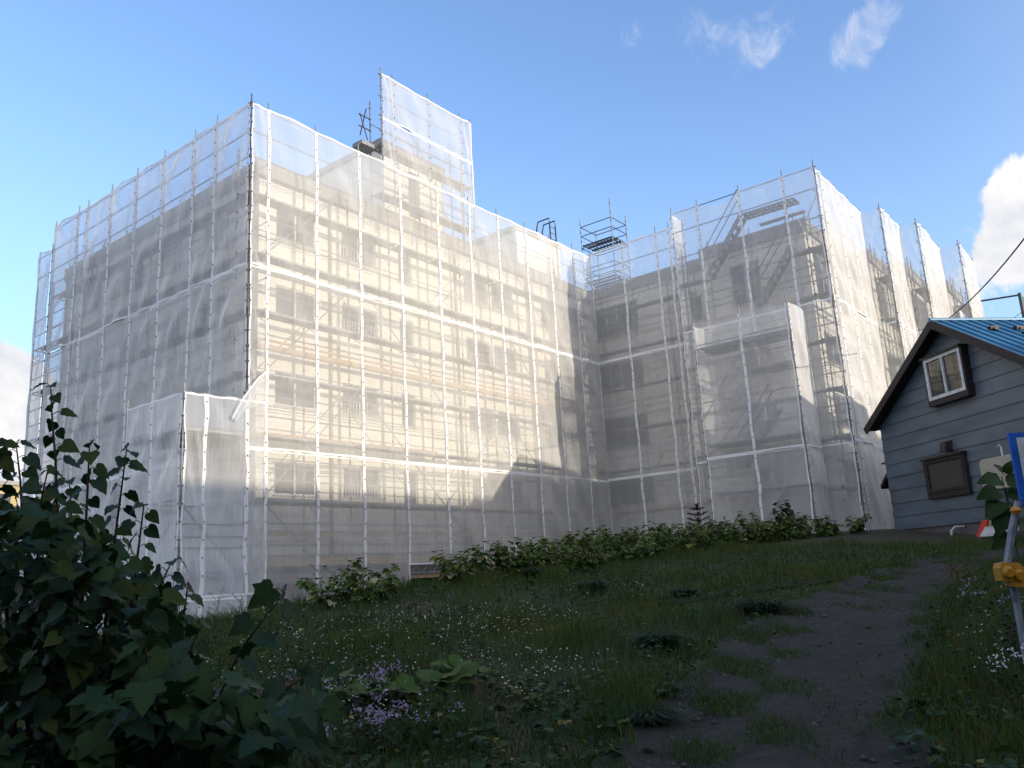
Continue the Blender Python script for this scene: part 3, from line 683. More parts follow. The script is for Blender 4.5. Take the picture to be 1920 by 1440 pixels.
def build_house():
    h = thing('house', 'grey clapboard house with a blue metal gable roof beside the dirt road', 'house', HP(0, 3, HZB))
    sl = (HZR - HZE) / 4.12
    mb = MB(HP); z = HZB + .3; LEN = 9.0
    k = 0
    while z < HZR - .25:
        z1 = min(z + .43, HZR - .2)
        w0 = min(HW, (HZR - .18 - z) / sl); w1 = max(.02, min(HW, (HZR - .18 - z1) / sl))
        o0, o1 = .405 - .028, .405
        mb.poly([(w0, o0, z), (-w0, o0, z), (-w1, o1, z1), (w1, o1, z1)]); mb.poly([(w0, o0, z), (w0, o1 + .03, z), (-w0, o1 + .03, z), (-w0, o0, z)])
        if z < HZE: mb.box(HW - .01, .41, z, HW + .012, LEN, z1); mb.box(-HW - .012, .41, z, -HW + .01, LEN, z1)
        z = z1; k += 1
    mb.build('wall', SIDING, h)
    mb = MB(HP); mb.box(-HW + .03, .43, HZB - .5, HW - .03, LEN, HZB + .3); mb.build('foundation', FOUND, h)
    # roof slopes with standing ribs
    for s in (1, -1):
        mb = MB(HP); e = s * 4.14; t = .07
        mb._add([(0, 0, HZR), (e, 0, HZE), (e, LEN, HZE), (0, LEN, HZR), (0, 0, HZR - t), (e, 0, HZE - t), (e, LEN, HZE - t), (0, LEN, HZR - t)], [(0, 1, 2, 3), (7, 6, 5, 4), (0, 4, 5, 1), (1, 5, 6, 2), (2, 6, 7, 3), (3, 7, 4, 0)], 0)
        b = .3
        while b < LEN - .1:
            P, Q = Vector(HP(0, b, HZR + .02)), Vector(HP(e, b, HZE + .02)); m2 = MB(); m2.beam(P, Q, .05, .06)
            base = len(mb.v); mb.v += m2.v; mb.f += [tuple(i + base for i in f) for f in m2.f]; mb.m += [0] * 6; b += .34
        rf = mb.build('roof', BLUEROOF, h)
        m3 = MB(); m3.beam(HP(0, -.02, HZR - .1), HP(e, -.02, HZE - .1), .05, .24); m3.build('rake_board', BROWN, h)
        m3 = MB(HP); m3._add([(0, .03, HZR - .09), (e, .03, HZE - .09), (e, .42, HZE - .09), (0, .42, HZR - .09)], [(0, 1, 2, 3)], 0); m3.build('soffit', BROWN, h)
        if s == -1:
            for (a, b) in ((-.95, 1.25), (-.95, 2.1), (-1.45, 1.9), (-.95, 2.95), (-1.45, 2.75), (-1.9, 2.5)):
                z = HZR - sl * -a * 1.0; m4 = MB(HP); m4.box(a - .08, b - .13, z + .02, a + .08, b + .13, z + .12); m4.box(a - .12, b - .05, z, a + .12, b + .05, z + .07); m4.build('snow_guard', BROWN, rf)
    mb = MB(); mb.tube(HP(0, -.03, HZR + .04), HP(0, LEN, HZR + .04), .06, 8); mb.build('ridge_cap', BLUEROOF, h)
    def win(a0, a1, z0, z1, deep, frame, glass, mull, nm):
        f0 = .40 - deep
        m = MB(HP); w = .07
        # box surround: roof lip, sill and right cheek standing out from the wall
        m.box(a0 - .12, f0 - .06, z1 + .03, a1 + .12, .41, z1 + .10); m.box(a0 - .08, f0 + .02, z0 - .2, a1 + .08, .41, z0 - .03)
        m.box(a0 - .10, f0 + .01, z0 - .2, a0 - .03, .40, z1 + .03); m.box(a1 + .03, f0 + .01, z0 - .2, a1 + .10, .40, z1 + .03)
        m.build('window_surround', BROWN, h)
        m = MB(HP); b0, b1 = f0 + .0, f0 + .06
        m.box(a0 - .03, b0, z0 - .03, a0 + w, b1, z1 + .03); m.box(a1 - w, b0, z0 - .03, a1 + .03, b1, z1 + .03)
        m.box(a0 + w, b0 + .002, z0 - .03, a1 - w, b1, z0 + w); m.box(a0 + w, b0 + .002, z1 - w, a1 - w, b1, z1 + .03)
        if mull: c = (a0 + a1) / 2; m.box(c - .03, b0 - .01, z0 + w, c + .03, b1, z1 - w)
        f = m.build('window', frame, h)
        m = MB(HP); m.quad((a0, f0 + .05, z0), (a1, f0 + .05, z0), (a1, f0 + .05, z1), (a0, f0 + .05, z1)); m.build('pane', glass, f)
    win(-.75, .82, 4.5, 5.72, .26, WHITE, DGLASS, True, 'upper')
    win(.06, 1.72, 1.78, 2.72, .14, BROWN, SHUT, False, 'lower')
    mb = MB(HP); mb._add([(.48, .39, 2.93), (.8, .39, 2.93), (.8, .39, 3.22), (.48, .39, 3.22), (.52, .12, 2.86), (.76, .12, 2.86), (.76, .2, 3.18), (.52, .2, 3.18)], [(0, 1, 5, 4), (1, 2, 6, 5), (2, 3, 7, 6), (3, 0, 4, 7), (4, 5, 6, 7)], 0); mb.build('vent_hood', BROWN, h)
    # little side porch roof on the far side and the bracket above it
    mb = MB(HP); mb._add([(HW, .5, 2.85), (HW + .62, .5, 2.32), (HW + .62, 2.6, 2.32), (HW, 2.6, 2.85), (HW, .5, 2.72), (HW + .62, .5, 2.19), (HW + .62, 2.6, 2.19), (HW, 2.6, 2.72)], [(0, 1, 2, 3), (7, 6, 5, 4), (0, 4, 5, 1), (1, 5, 6, 2), (2, 6, 7, 3), (3, 7, 4, 0)], 0)
    mb.build('porch_roof', BROWN, h)
    mb = MB(HP); mb.box(HW, .5, 3.0, HW + .4, .55, 3.05); mb.build('bracket', BROWN, h)
build_house()
def gz(p): return float(ground(p[0], p[1]))
# kerosene tank on legs
TANK = simple('beige_tank_paint', (.42, .39, .31), .5, 0, .1, 2, c2=(.33, .30, .23))
tz = 1.5
t = thing('oil_tank', 'beige kerosene tank on thin legs in front of the grey house wall', 'tank', HP(-2.37, -.35, HZB))
mb = MB(HP); prof = []
for (cx, cz, a0) in ((-3.12 + .1, tz + .1, 180), (-3.12 + .1, tz + .74, 90), (-1.62 - .1, tz + .74, 0), (-1.62 - .1, tz + .1, -90)):
    for k in range(4): th = R(a0 + 90 - k * 30); prof.append((cx + .1 * math.cos(th), cz + .1 * math.sin(th)))
n = len(prof); vs = [(a, -.5, z) for a, z in prof] + [(a, -.1, z) for a, z in prof] + [(a * .985 - .026, -.53, tz + .42 + (z - tz - .42) * .95) for a, z in prof]
mb._add(vs, [(i, (i + 1) % n, n + (i + 1) % n, n + i) for i in range(n)] + [tuple(range(2 * n, 3 * n))] + [tuple(range(n, 2 * n))] + [(i, (i + 1) % n, 2 * n + (i + 1) % n, 2 * n + i) for i in range(n)], 0)
mb.build('tank_body', TANK, t, False)
for a in (-2.95, -1.95):
    for b in (-.46, -.14): mb = MB(); mb.tube(HP(a, b, HZB - .3), HP(a, b, tz + .02), .022, 6); mb.build('leg', BROWN, t)
mb = MB(); mb.path([HP(-2.24, -.3, tz + .8), HP(-2.24, -.3, tz + 1.1), HP(-2.2, -.3, tz + 1.17), HP(-2.12, -.3, tz + 1.12)], .022, 6); mb.build('vent_pipe', ALU, t)
# snow tools leaning on the wall
RED = simple('red_plastic', (.5, .035, .02), .45); ORANGE = simple('orange_plastic', (.45, .08, .02), .5); PALE = simple('pale_plastic', (.5, .5, .5), .5); WOOD = simple('worn_wood', (.4, .27, .13), .7)
gb = gz(HP(-.8, -.2, 0)) + .02
SX = lambda a, b, z: HP(a + .32, b, z)
SW = lambda a, b, z: HP(a + .1, b, z)
t = thing('snow_shovel', 'red snow shovel with black shaft and orange grip leaning on the house', 'shovel', SX(-.98, -.05, gb))
mb = MB(SX); mb._add([(-.78, -.12, gb), (-1.12, -.12, gb), (-1.08, .12, gb + .46), (-.86, .12, gb + .46), (-.8, -.06, gb + .02), (-1.1, -.06, gb + .02), (-1.07, .16, gb + .46), (-.87, .16, gb + .46)], [(0, 1, 2, 3), (7, 6, 5, 4), (0, 4, 5, 1), (1, 5, 6, 2), (2, 6, 7, 3), (3, 7, 4, 0)], 0); mb.build('blade', RED, t)
mb = MB(); mb.tube(SX(-.97, .13, gb + .4), SX(-.95, .32, gb + 1.25), .018, 6); mb.build('shaft', BROWN, t)
mb = MB(); mb.path([SX(-.95, .32, gb + 1.22), SX(-.86, .33, gb + 1.3), SX(-.86, .34, gb + 1.4), SX(-1.04, .34, gb + 1.4), SX(-1.04, .33, gb + 1.3), SX(-.95, .32, gb + 1.22)], .03, 6); mb.build('grip', ORANGE, t)
t = thing('snow_pusher', 'pale grey snow pusher with bent wooden shaft leaning beside the red shovel', 'shovel', SW(-1.3, -.25, gb))
mb = MB(SW); mb._add([(-1.02, -.36, gb), (-1.6, -.36, gb), (-1.52, -.2, gb + .26), (-1.1, -.2, gb + .26), (-1.02, -.28, gb), (-1.6, -.28, gb), (-1.5, -.14, gb + .26), (-1.12, -.14, gb + .26)], [(0, 1, 2, 3), (7, 6, 5, 4), (0, 4, 5, 1), (1, 5, 6, 2), (2, 6, 7, 3), (3, 7, 4, 0)], 0); mb.build('blade', PALE, t)
mb = MB(); mb.path([SW(-1.27, -.2, gb + .2), SW(-1.2, .05, gb + .8), SW(-1.12, .22, gb + 1.12), SW(-1.16, .26, gb + 1.26), SW(-1.35, .3, gb + 1.42)], .033, 7); mb.build('shaft', WOOD, t)
mb = MB(); mb.path([HP(.56, -.15, HZB - .3), HP(.62, -.02, HZB + .12), HP(.6, .1, HZB + .22), HP(.6, .4, HZB + .22)], .035, 7); tag(mb.build('drain_pipe', PALE), 'short white bent drain pipe at the foot of the grey house wall', 'pipe')
mb = MB(HP); mb.box(-2.35, -.5, HZB - .05, -2.1, -.3, HZB + .16); mb.box(-2.32, -.47, HZB + .16, -2.13, -.33, HZB + .19); tag(mb.build('concrete_block', PALE), 'small pale block on the ground below the beige tank', 'block')

# sign board and single-pipe barrier at the right edge
BLUE = simple('sign_blue', (.02, .12, .5), .4); SIGNW = simple('sign_white', (.62, .66, .72), .4); PINK = simple('sign_pink', (.6, .25, .35), .4); YEL = simple('yellow_plastic', (.36, .17, .015), .5, var=.2); PIPE = simple('blue_grey_pipe', (.12, .15, .2), .45, .3, .3, 14, c2=(.26, .28, .31)); 
sc0 = 7.6
def SP(px, py, d=sc0): return Vector(at(px, py, d))
rt_ = Vector(M[:, 0]); 
base = SP(1905, 1090); base.z = gz(base)
t = thing('sign_board', 'white sign board with blue edge and pink mark at the right edge', 'sign', base)
a, b = SP(1891, 812), SP(1917, 950); hd = Vector((rt_.x, rt_.y, 0)).normalized(); bk = Vector((-hd.y, hd.x, 0))
lean = (b - a); lean = lean / -lean.z
def BP(u, w, k=0.0): p = a + lean * w + hd * u + bk * k; return tuple(p)
mb = MB(); H_ = a.z - b.z
for (u0, u1, w0, w1, k, m) in ((0, .9, 0, H_, 0, 0), (.058, .86, .045, H_ - .045, -.004, 1)):
    mb._add([BP(u0, w0, k), BP(u1, w0, k), BP(u1, w1, k), BP(u0, w1, k)] + ([BP(u0, w0, .03), BP(u1, w0, .03), BP(u1, w1, .03), BP(u0, w1, .03)] if not m else []), [(0, 1, 2, 3)] + ([(7, 6, 5, 4), (0, 4, 5, 1), (1, 5, 6, 2), (2, 6, 7, 3), (3, 7, 4, 0)] if not m else []), m)
mb.poly([BP(.19 + .07 * math.cos(q * .5236) * (1 if q % 2 else .72), .22 + .07 * math.sin(q * .5236) * (1 if q % 2 else .72), -.008) for q in range(12)], 2)
mb.build('panel', [BLUE, SIGNW, PINK], t)
for u in (.12, .78):
    mb = MB(); p = Vector(BP(u, H_, .05)); mb.tube(BP(u, 0.1, .05), p, .022, 6); mb.tube(p, (p.x, p.y, gz(p) - .1), .022, 6); mb.build('leg', PIPE, t)
base = SP(1908, 1140); base.z = gz(base)
t = thing('barrier', 'weathered pipe barrier with yellow clamps among weeds at the right edge', 'barrier', base)
mb = MB(); mb.path([SP(1910, 940), SP(1899, 985), SP(1889, 1055), SP(1896, 1085), SP(1906, 1130), Vector((SP(1908, 1150).x, SP(1908, 1150).y, base.z - .1))], .032, 8); mb.build('post', PIPE, t)
mb = MB(); mb.tube(SP(1882, 1087), SP(2050, 1079, 7.9), .026, 8); mb.build('rail', PIPE, t)
for (px, py, sx, sz) in ((1889, 1072, .09, .13), (1909, 1078, .11, .16)):
    mb = MB(); c = SP(px, py, 7.5); 
    pr = [(-.5, -.45), (-.3, -.5), (.35, -.5), (.5, -.3), (.45, .3), (.2, .5), (-.35, .46), (-.5, .2)]
    mb.prism([c + hd * (u * sx * 1.3) + Vector((0, 0, w * sz * 1.3)) for u, w in pr], bk * .12)
    mb.path([c - bk * .05 + hd * .0 + Vector((0, 0, -.01)), c - bk * .0], [.04, .055], 10); mb.build('clamp', YEL, t)
mb = MB(); mb.path([SP(1904, 957, 7.55) + Vector((0, 0, d)) for d in (-.03, .0, .03)], [.03, .05, .03], 9); mb.build('knob', YEL, t)

# cables and the frame post beyond the house
def catenary(p, q, sag, n=14):
    return [Vector(p).lerp(Vector(q), i / n) - Vector((0, 0, sag * 4 * (i / n) * (1 - i / n))) for i in range(n + 1)]
CAB = simple('cable_black', (.03, .025, .025), .7)
mb = MB(); mb.path(catenary(at(1745, 618, 31), at(1990, 352, 16), .35), .018, 5); tag(mb.build('cable', CAB), 'black twisted overhead cable sloping down across the cloud to the house', 'cable')
mb = MB(); mb.path(catenary(at(1870, 612, 44), at(1925, 577, 42), .1), .014, 5); tag(mb.build('cable', CAB), 'thin overhead cable rising from the blue roof to the dark post', 'cable')
TEAL = simple('teal_panel', (.05, .42, .42), .4)
pb = Vector(at(1912, 553, 42)); t = thing('frame_post', 'dark frame post with teal panel and long arm behind the blue roof', 'post', (pb.x, pb.y, .7))
mb = MB(); mb.tube((pb.x, pb.y, .6), pb + Vector((0, 0, .1)), .09, 8); mb.build('post', DARKST, t)
mb = MB(); mb.tube(pb, at(1835, 565, 43), .045, 6); mb.build('arm', DARKST, t)
mb = MB(); mb.beam(pb + hd * .1 - Vector((0, 0, .55)), pb + hd * 1.3 - Vector((0, 0, .55)), .06, .9); mb.build('panel', TEAL, t)

# ------------------------------------------------------------------ distant things on the left
t = thing('grey_shed', 'pale grey panelled shed behind the leaves at the left edge', 'shed', (15.5, 47, -1.2))
mb = MB(); mb.box(5, 47, -1.4, 24, 54, 4.7); mb.build('wall', CONC, t)
mb = MB(); mb.box(4.8, 46.8, 4.7, 24.2, 54.2, 4.86); mb.build('roof', PARAPET, t)
OCHRE = simple('ochre_render', (.5, .38, .2), .8)
t = thing('distant_block', 'distant ochre apartment block with dark windows above the shed', 'building', (48, 140, 0))
mb = MB(); mb.box(20, 138, -1, 53.5, 150, 17.4); mb.build('wall', OCHRE, t)
mb = MB(); mb.box(19.6, 137.6, 17.4, 54, 150.4, 18.0); mb.build('roof', PARAPET, t)
for z in (8.3, 11.4, 14.5):
    for k in range(8):
        mb = MB(); x = 22 + k * 4.0; mb.box(x, 137.88, z, x + 2.4, 138.02, z + 1.6); mb.box(x + 1.15, 137.84, z, x + 1.25, 137.9, z + 1.6); mb.build('window', [GLASS], t)

# low apartment row standing behind the camera: its roof line throws the shade over the meadow and the foot of the block
t = thing('apartment_row', 'long plain flat-roofed apartment row behind the viewer, outside the picture', 'building', (0, -30, -1.6))
SH = 2.6 + (20.8 + 27) * math.tan(SUN_EL)
mb = MB(); wall_panel(mb, (70, -27, 0), (-1, 0, 0), (0, 1, 0), 130, -1.6, SH - .3, [(3 + k * 4.2, 4.8 + k * 4.2, z, z + 1.4) for k in range(30) for z in (0, 3.0, 6.0)])
mb.quad((-60, -38, -1.6), (70, -38, -1.6), (70, -38, SH - .3), (-60, -38, SH - .3)); mb.quad((-60, -38, -1.6), (-60, -27, -1.6), (-60, -27, SH - .3), (-60, -38, SH - .3)); mb.quad((70, -27, -1.6), (70, -38, -1.6), (70, -38, SH - .3), (70, -27, SH - .3))
mb.build('wall', CONC, t)
mb = MB(); mb.box(-60.3, -38.3, SH - .3, 70.3, -26.7, SH); mb.build('roof', PARAPET, t)
mb = MB(); mb.quad((-59.9, -27.13, -1.5), (69.9, -27.13, -1.5), (69.9, -27.13, SH - .4), (-59.9, -27.13, SH - .4)); mb.build('glazing', GLASS, t)
# ------------------------------------------------------------------ vegetation
def hit(px, py):
    r = ray(px, py)
    for t in np.arange(1.5, 60, .02):
        p = r * t
        if p[2] < float(ground(p[0], p[1])): return Vector((p[0], p[1], float(ground(p[0], p[1]))))
def unit(a): return a / np.maximum(np.linalg.norm(a, axis=-1, keepdims=True), 1e-9)
def leaf_template(outline, fold=.12, droop=.25, wave=.03):
    """outline: right-hand half as (x, y) from the stalk to the tip; a fan of triangles round a sagging midrib"""
    o = outline; n = len(o); L = o[-1][1]
    ys = np.linspace(0, L, 5); V = [(0, y, -droop * y * y) for y in ys]; F = []
    for s in (1, -1):
        b = len(V)
        for i, (x, y) in enumerate(o[:-1]): V.append((s * x, y, fold * abs(x) - droop * max(y, 0) ** 2 + wave * (1 if i % 2 else -1)))
        tip = 4; prev_m = 0
        for i in range(n - 1):
            y = o[i][1]; m = int(np.clip(round(max(y, 0) / L * 4), 0, 4)); nxt = b + i + 1 if i + 1 < n - 1 else tip
            m = min(m, 3)
            if m > prev_m:
                for k in range(prev_m, m): F.append((k, b + i, k + 1) if s > 0 else (k, k + 1, b + i))
                prev_m = m
            if nxt != m: F.append((m, b + i, nxt) if s > 0 else (m, nxt, b + i))
        F.append((prev_m, tip, tip - 1) if False else (prev_m, b + n - 2, tip) if s > 0 else (prev_m, tip, b + n - 2))
    F = [f for f in F if len(set(f)) == 3]
    return np.array(V, float), np.array(F, int)
HEART = leaf_template([(.1, -.12), (.3, -.14), (.46, .02), (.5, .2), (.45, .4), (.36, .56), (.24, .74), (.13, .9), (0, 1.08)], .14, .22)
OVAL = leaf_template([(.12, -.03), (.3, .05), (.4, .24), (.41, .42), (.33, .62), (.2, .82), (.09, .95), (0, 1.05)], .18, .3)
SMALL = leaf_template([(.1, .05), (.3, .3), (.28, .6), (0, 1.0)], .2, .25, 0)
LOBED = leaf_template([(.12, -.1), (.36, -.12), (.5, .08), (.46, .22), (.62, .5), (.4, .52), (.3, .62), (.2, .85), (.1, 1.0), (0, 1.15)], .1, .2, .0)
ROUND = leaf_template([(.12, -.16), (.36, -.2), (.54, 0), (.6, .25), (.52, .5), (.34, .68), (.16, .76), (0, .78)], .22, .0, .03)
def leaves(T, pos, tip, nrm, size):
    TV, TF = T; n = len(pos); y = unit(np.asarray(tip, float)); x = unit(np.cross(y, nrm)); z = np.cross(x, y)
    s = np.asarray(size, float).reshape(-1, 1, 1)
    V = np.asarray(pos)[:, None, :] + s * (TV[None, :, :1] * x[:, None, :] + TV[None, :, 1:2] * y[:, None, :] + TV[None, :, 2:] * z[:, None, :])
    F = TF[None] + (np.arange(n) * len(TV))[:, None, None]
    return V.reshape(-1, 3), F.reshape(-1, 3), len(TF)
class LB:   # collects leaves of several shapes into one foliage mesh
    def __init__(s): s.V = []; s.F = []; s.M = []; s.n = 0
    def add(s, T, pos, tip, nrm, size, mi):
        if not len(pos): return
        V, F, k = leaves(T, pos, tip, nrm, size); s.V.append(V); s.F.append(F + s.n); s.M.append(np.repeat(np.broadcast_to(mi, (len(pos),)), k)); s.n += len(V)
    def build(s, name, mats, parent=None):
        o = ORG[parent.name] if parent else None
        return link(name, np_mesh(name, np.vstack(s.V), np.vstack(s.F), mats, np.concatenate(s.M), o), parent)
LG = [leaf_mat('leaf_deep_green', (.014, .037, .010), (.027, .054, .015), .2, 9), leaf_mat('leaf_blue_green', (.013, .036, .018), (.022, .047, .023), .15, 9), leaf_mat('leaf_olive', (.032, .054, .012), (.052, .07, .016), .25, 9), leaf_mat('leaf_yellow', (.17, .15, .035), (.26, .2, .06), .3), leaf_mat('leaf_pale', (.30, .31, .17), (.40, .38, .24), .3)]
GR = [leaf_mat('grass_green', (.030, .062, .013), (.05, .084, .018), .3, .8), leaf_mat('grass_yellow_green', (.058, .076, .015), (.088, .094, .02), .3, .8), leaf_mat('grass_straw', (.085, .06, .025), (.13, .09, .045), .2, .8), leaf_mat('grass_dark', (.03, .065, .025), (.045, .08, .03), .3, .8)]
BG = [leaf_mat('knotweed_green', (.045, .095, .02), (.07, .125, .03), .3, 5), leaf_mat('knotweed_deep', (.028, .065, .018), (.045, .09, .024), .25, 5), leaf_mat('knotweed_olive', (.085, .12, .025), (.12, .15, .035), .3, 5), LG[3], LG[4]]
WFLOW = leaf_mat('white_petals', (.5, .5, .5), (.62, .62, .6), .2); LILAC = leaf_mat('lilac_petals', (.22, .17, .29), (.33, .27, .39), .2)
STEMG = simple('stem_green', (.05, .065, .03), .7); STEMB = simple('stem_brown', (.06, .04, .025), .8)
def patch(x, y):
    return (np.sin(x * .9 + 1.3 * np.sin(y * .7)) + np.sin(y * 1.1 + x * .35 + 2) + .8 * np.sin(x * 2.3 - y * 1.9) + .5 * np.sin(x * 4.7 + y * 3.1)) / 3.3
def sample(n, d0, d1, a0, a1):
    a = np.radians(nr.uniform(a0, a1, n)); d = nr.uniform(d0, d1, n)
    h0 = math.atan2(FW[1], FW[0]); x = d * np.cos(h0 - a); y = d * np.sin(h0 - a)
    keep = ~in_poly(x, y, ROADPOLY) & (y < 17.8) & ~((x > 27.5) & (y > 9.2)) & ~((x > 24.2) & (y < 9) & (x * .6 + y > 18.6))
    return x[keep], y[keep]
def blades(x, y, h, w, mi, lean=.5, lift=0):
    n = len(x); z = ground(x, y) - .02 + lift; th = nr.uniform(0, 6.283, n); ld = nr.uniform(0, 6.283, n); ln = nr.uniform(.15, 1, n) * lean * h
    wx, wy = np.cos(th) * w / 2, np.sin(th) * w / 2; lx, ly = np.cos(ld) * ln, np.sin(ld) * ln
    P = np.empty((n, 5, 3)); P[:, 0] = np.stack([x - wx, y - wy, z], 1); P[:, 1] = np.stack([x + wx, y + wy, z], 1)
    P[:, 2] = np.stack([x - wx * .7 + lx * .35, y - wy * .7 + ly * .35, z + h * .6], 1); P[:, 3] = np.stack([x + wx * .7 + lx * .35, y + wy * .7 + ly * .35, z + h * .6], 1)
    P[:, 4] = np.stack([x + lx, y + ly, z + h * .97], 1)
    F = np.array([(0, 1, 3), (0, 3, 2), (2, 3, 4)])[None] + (np.arange(n) * 5)[:, None, None]
    return P.reshape(-1, 3), F.reshape(-1, 3), np.repeat(mi, 3)
def cat(parts):
    V = []; F = []; Mi = []; n = 0
    for v, f, m in parts: V.append(v); F.append(f + n); Mi.append(m); n += len(v)
    return np.vstack(V), np.vstack(F), np.concatenate(Mi)
def build_grass():
    parts = []
    x, y = sample(190000, 2.6, 25.5, -43, 44); p = patch(x, y); d = x * FW[0] + y * FW[1]
    tall = np.clip(np.sin(x * 1.7 + 2 * np.sin(y * .8)) * np.sin(y * 2.1 - x * .6) - .35, 0, 1) * .3
    h = np.clip(.15 + .09 * p + tall + nr.normal(0, .06, len(x)), .04, .6) * np.where(d < 7, .8, 1)
    r = p + nr.normal(0, .55, len(x)); mi = np.where(r > .75, 1, np.where(r < -1.25, 2, np.where(r < -.1, 3, 0)))
    parts.append(blades(x, y, h, nr.uniform(.007, .016, len(x)), mi, .8))
    # rank verge to the right of the road and between road and house
    n = 26000; i = nr.integers(0, 119, n); off = nr.uniform(.0, 1, n) ** 1.3 * 4.5; tx = np.gradient(rr, axis=0); tx = unit(tx)
    x = rr[i, 0] + tx[i, 1] * off + nr.normal(0, .1, n); y = rr[i, 1] - tx[i, 0] * off + nr.normal(0, .1, n)
    k = ~in_poly(x, y, ROADPOLY) & ((x > 3) | (y > -6)); x, y, off = x[k], y[k], off[k]
    h = np.clip(.12 + .1 * off + nr.normal(0, .08, len(x)), .05, .6)
    parts.append(blades(x, y, h, nr.uniform(.006, .014, len(x)), nr.choice([0, 0, 3, 3, 1, 2], len(x)), .7))
    # grass creeping over the margins and along the middle of the road
    n = 90000; i = nr.integers(0, 119, n); q = nr.random(n); u = np.where(q < .45, nr.normal(.43, .10, n), np.where(q < .8, np.abs(nr.normal(0, .11, n)), 1 - np.abs(nr.normal(0, .06, n))))
    x = rl[i, 0] * (1 - u) + rr[i, 0] * u + nr.normal(0, .12, n); y = rl[i, 1] * (1 - u) + rr[i, 1] * u + nr.normal(0, .12, n)
    f = np.sin(x * 2.1 + 1 + np.sin(y * 2)) * np.sin(y * 2.9 + x) + .6 * np.sin(x * 6.1 - y * 5) + nr.normal(0, .25, n); k = np.where((u > .2) & (u < .85), f > .42, f > .1 + 2.2 * np.minimum(u, 1 - u)); x, y = x[k], y[k]
    parts.append(blades(x, y, nr.uniform(.03, .13, len(x)), nr.uniform(.005, .011, len(x)), nr.choice([0, 3, 3, 1], len(x)), 1.0, .05))
    V, F, m = cat(parts); o = link('grass', np_mesh('grass', V, F, GR, m)); tag(o, 'rough meadow grass over the bank and along the dirt road', 'grass', kind='stuff')
    # low broad-leaved weeds
    x, y = sample(2600, 3, 22, -42, 43); lb = LB(); pos = []; tip = []; siz = []; mi = []
    for a, b, q in zip(x, y, patch(x + 9, y - 4)):
        if q < -.25: continue
        z = float(ground(a, b)); s = rnd.uniform(.035, .085) * (1.4 if a * FW[0] + b * FW[1] < 9 else 1); m = rnd.choice([0, 0, 1, 2])
        for k in range(rnd.randint(6, 13)):
            th = rnd.uniform(0, 6.28); hh = rnd.uniform(.02, .2)
            pos.append((a + rnd.gauss(0, .08), b + rnd.gauss(0, .08), z + hh)); tip.append((math.cos(th), math.sin(th), rnd.uniform(-.2, .5))); siz.append(s * rnd.uniform(.6, 1.4)); mi.append(3 if rnd.random() < .015 else m)
    nrm = np.tile((0.05, .02, 1.), (len(pos), 1)) + nr.normal(0, .35, (len(pos), 3)); lb.add(SMALL, np.array(pos), np.array(tip), nrm, siz, mi)
    tag(lb.build('weeds', LG), 'low broad-leaved weeds spread through the meadow grass', 'weeds', kind='stuff')
    # dry stalks
    x, y = sample(1500, 5, 20, -42, 40); k = patch(x * .7 - 3, y * .8 + 5) > -.1; x, y = x[k], y[k]
    V, F, m = blades(x, y, nr.uniform(.2, .5, len(x)), nr.uniform(.004, .009, len(x)), np.full(len(x), 0), .25)
    tag(link('dry_stalks', np_mesh('dry_stalks', V, F, [GR[2]], m)), 'thin dry brown stalks standing in the meadow', 'stalks', kind='stuff')
    # little white daisies in loose drifts
    P = []; 
    for (px, py, sx, sy, n) in ((500, 1195, 90, 30, 26), (700, 1165, 120, 25, 50), (880, 1175, 110, 30, 50), (1000, 1165, 90, 22, 34), (620, 1240, 120, 35, 30), (900, 1240, 150, 40, 30), (760, 1200, 180, 40, 40), (1020, 1270, 90, 35, 30), (1150, 1120, 70, 15, 16), (420, 1290, 110, 40, 22), (700, 1330, 140, 40, 22), (1000, 1320, 70, 30, 12), (1880, 1150, 50, 50, 12), (1860, 1240, 50, 50, 14)):
        for _ in range(n):
            g = hit(rnd.gauss(px, sx * .6), min(1436, rnd.gauss(py, sy * .6) + 22))
            if g is None or g.y > 17 or bool(in_poly([g.x], [g.y], ROADPOLY)[0]): continue
            for _k in range(rnd.randint(1, 3)): P.append((g.x + rnd.gauss(0, .1), g.y + rnd.gauss(0, .1), g.z + rnd.uniform(.18, .4)))
    P = np.array(P); n = len(P); nz = unit(np.tile((-.25, -.3, 1.), (n, 1)) + nr.normal(0, .35, (n, 3))); a = unit(np.cross(nz, (0.3, 1, 0.1))); b = np.cross(nz, a); r = nr.uniform(.005, .011, n)[:, None]
    V = np.empty((n, 7, 3)); V[:, 0] = P + nz * .004
    for k in range(6): th = k * math.pi / 3; V[:, k + 1] = P + (a * math.cos(th) + b * math.sin(th)) * r
    F = np.array([(0, k + 1, (k + 1) % 6 + 1) for k in range(6)])[None] + (np.arange(n) * 7)[:, None, None]
    V1, F1 = V.reshape(-1, 3), F.reshape(-1, 3); S = blades(P[:, 0], P[:, 1], P[:, 2] - ground(P[:, 0], P[:, 1]) + .015, np.full(n, .004), np.full(n, 1), .001)
    V2, F2, m2 = cat([(V1, F1, np.zeros(len(F1), int)), S]); tag(link('daisies', np_mesh('daisies', V2, F2, [WFLOW, STEMG], m2)), 'tiny white daisies drifting across the meadow', 'flowers', kind='stuff')
build_grass()
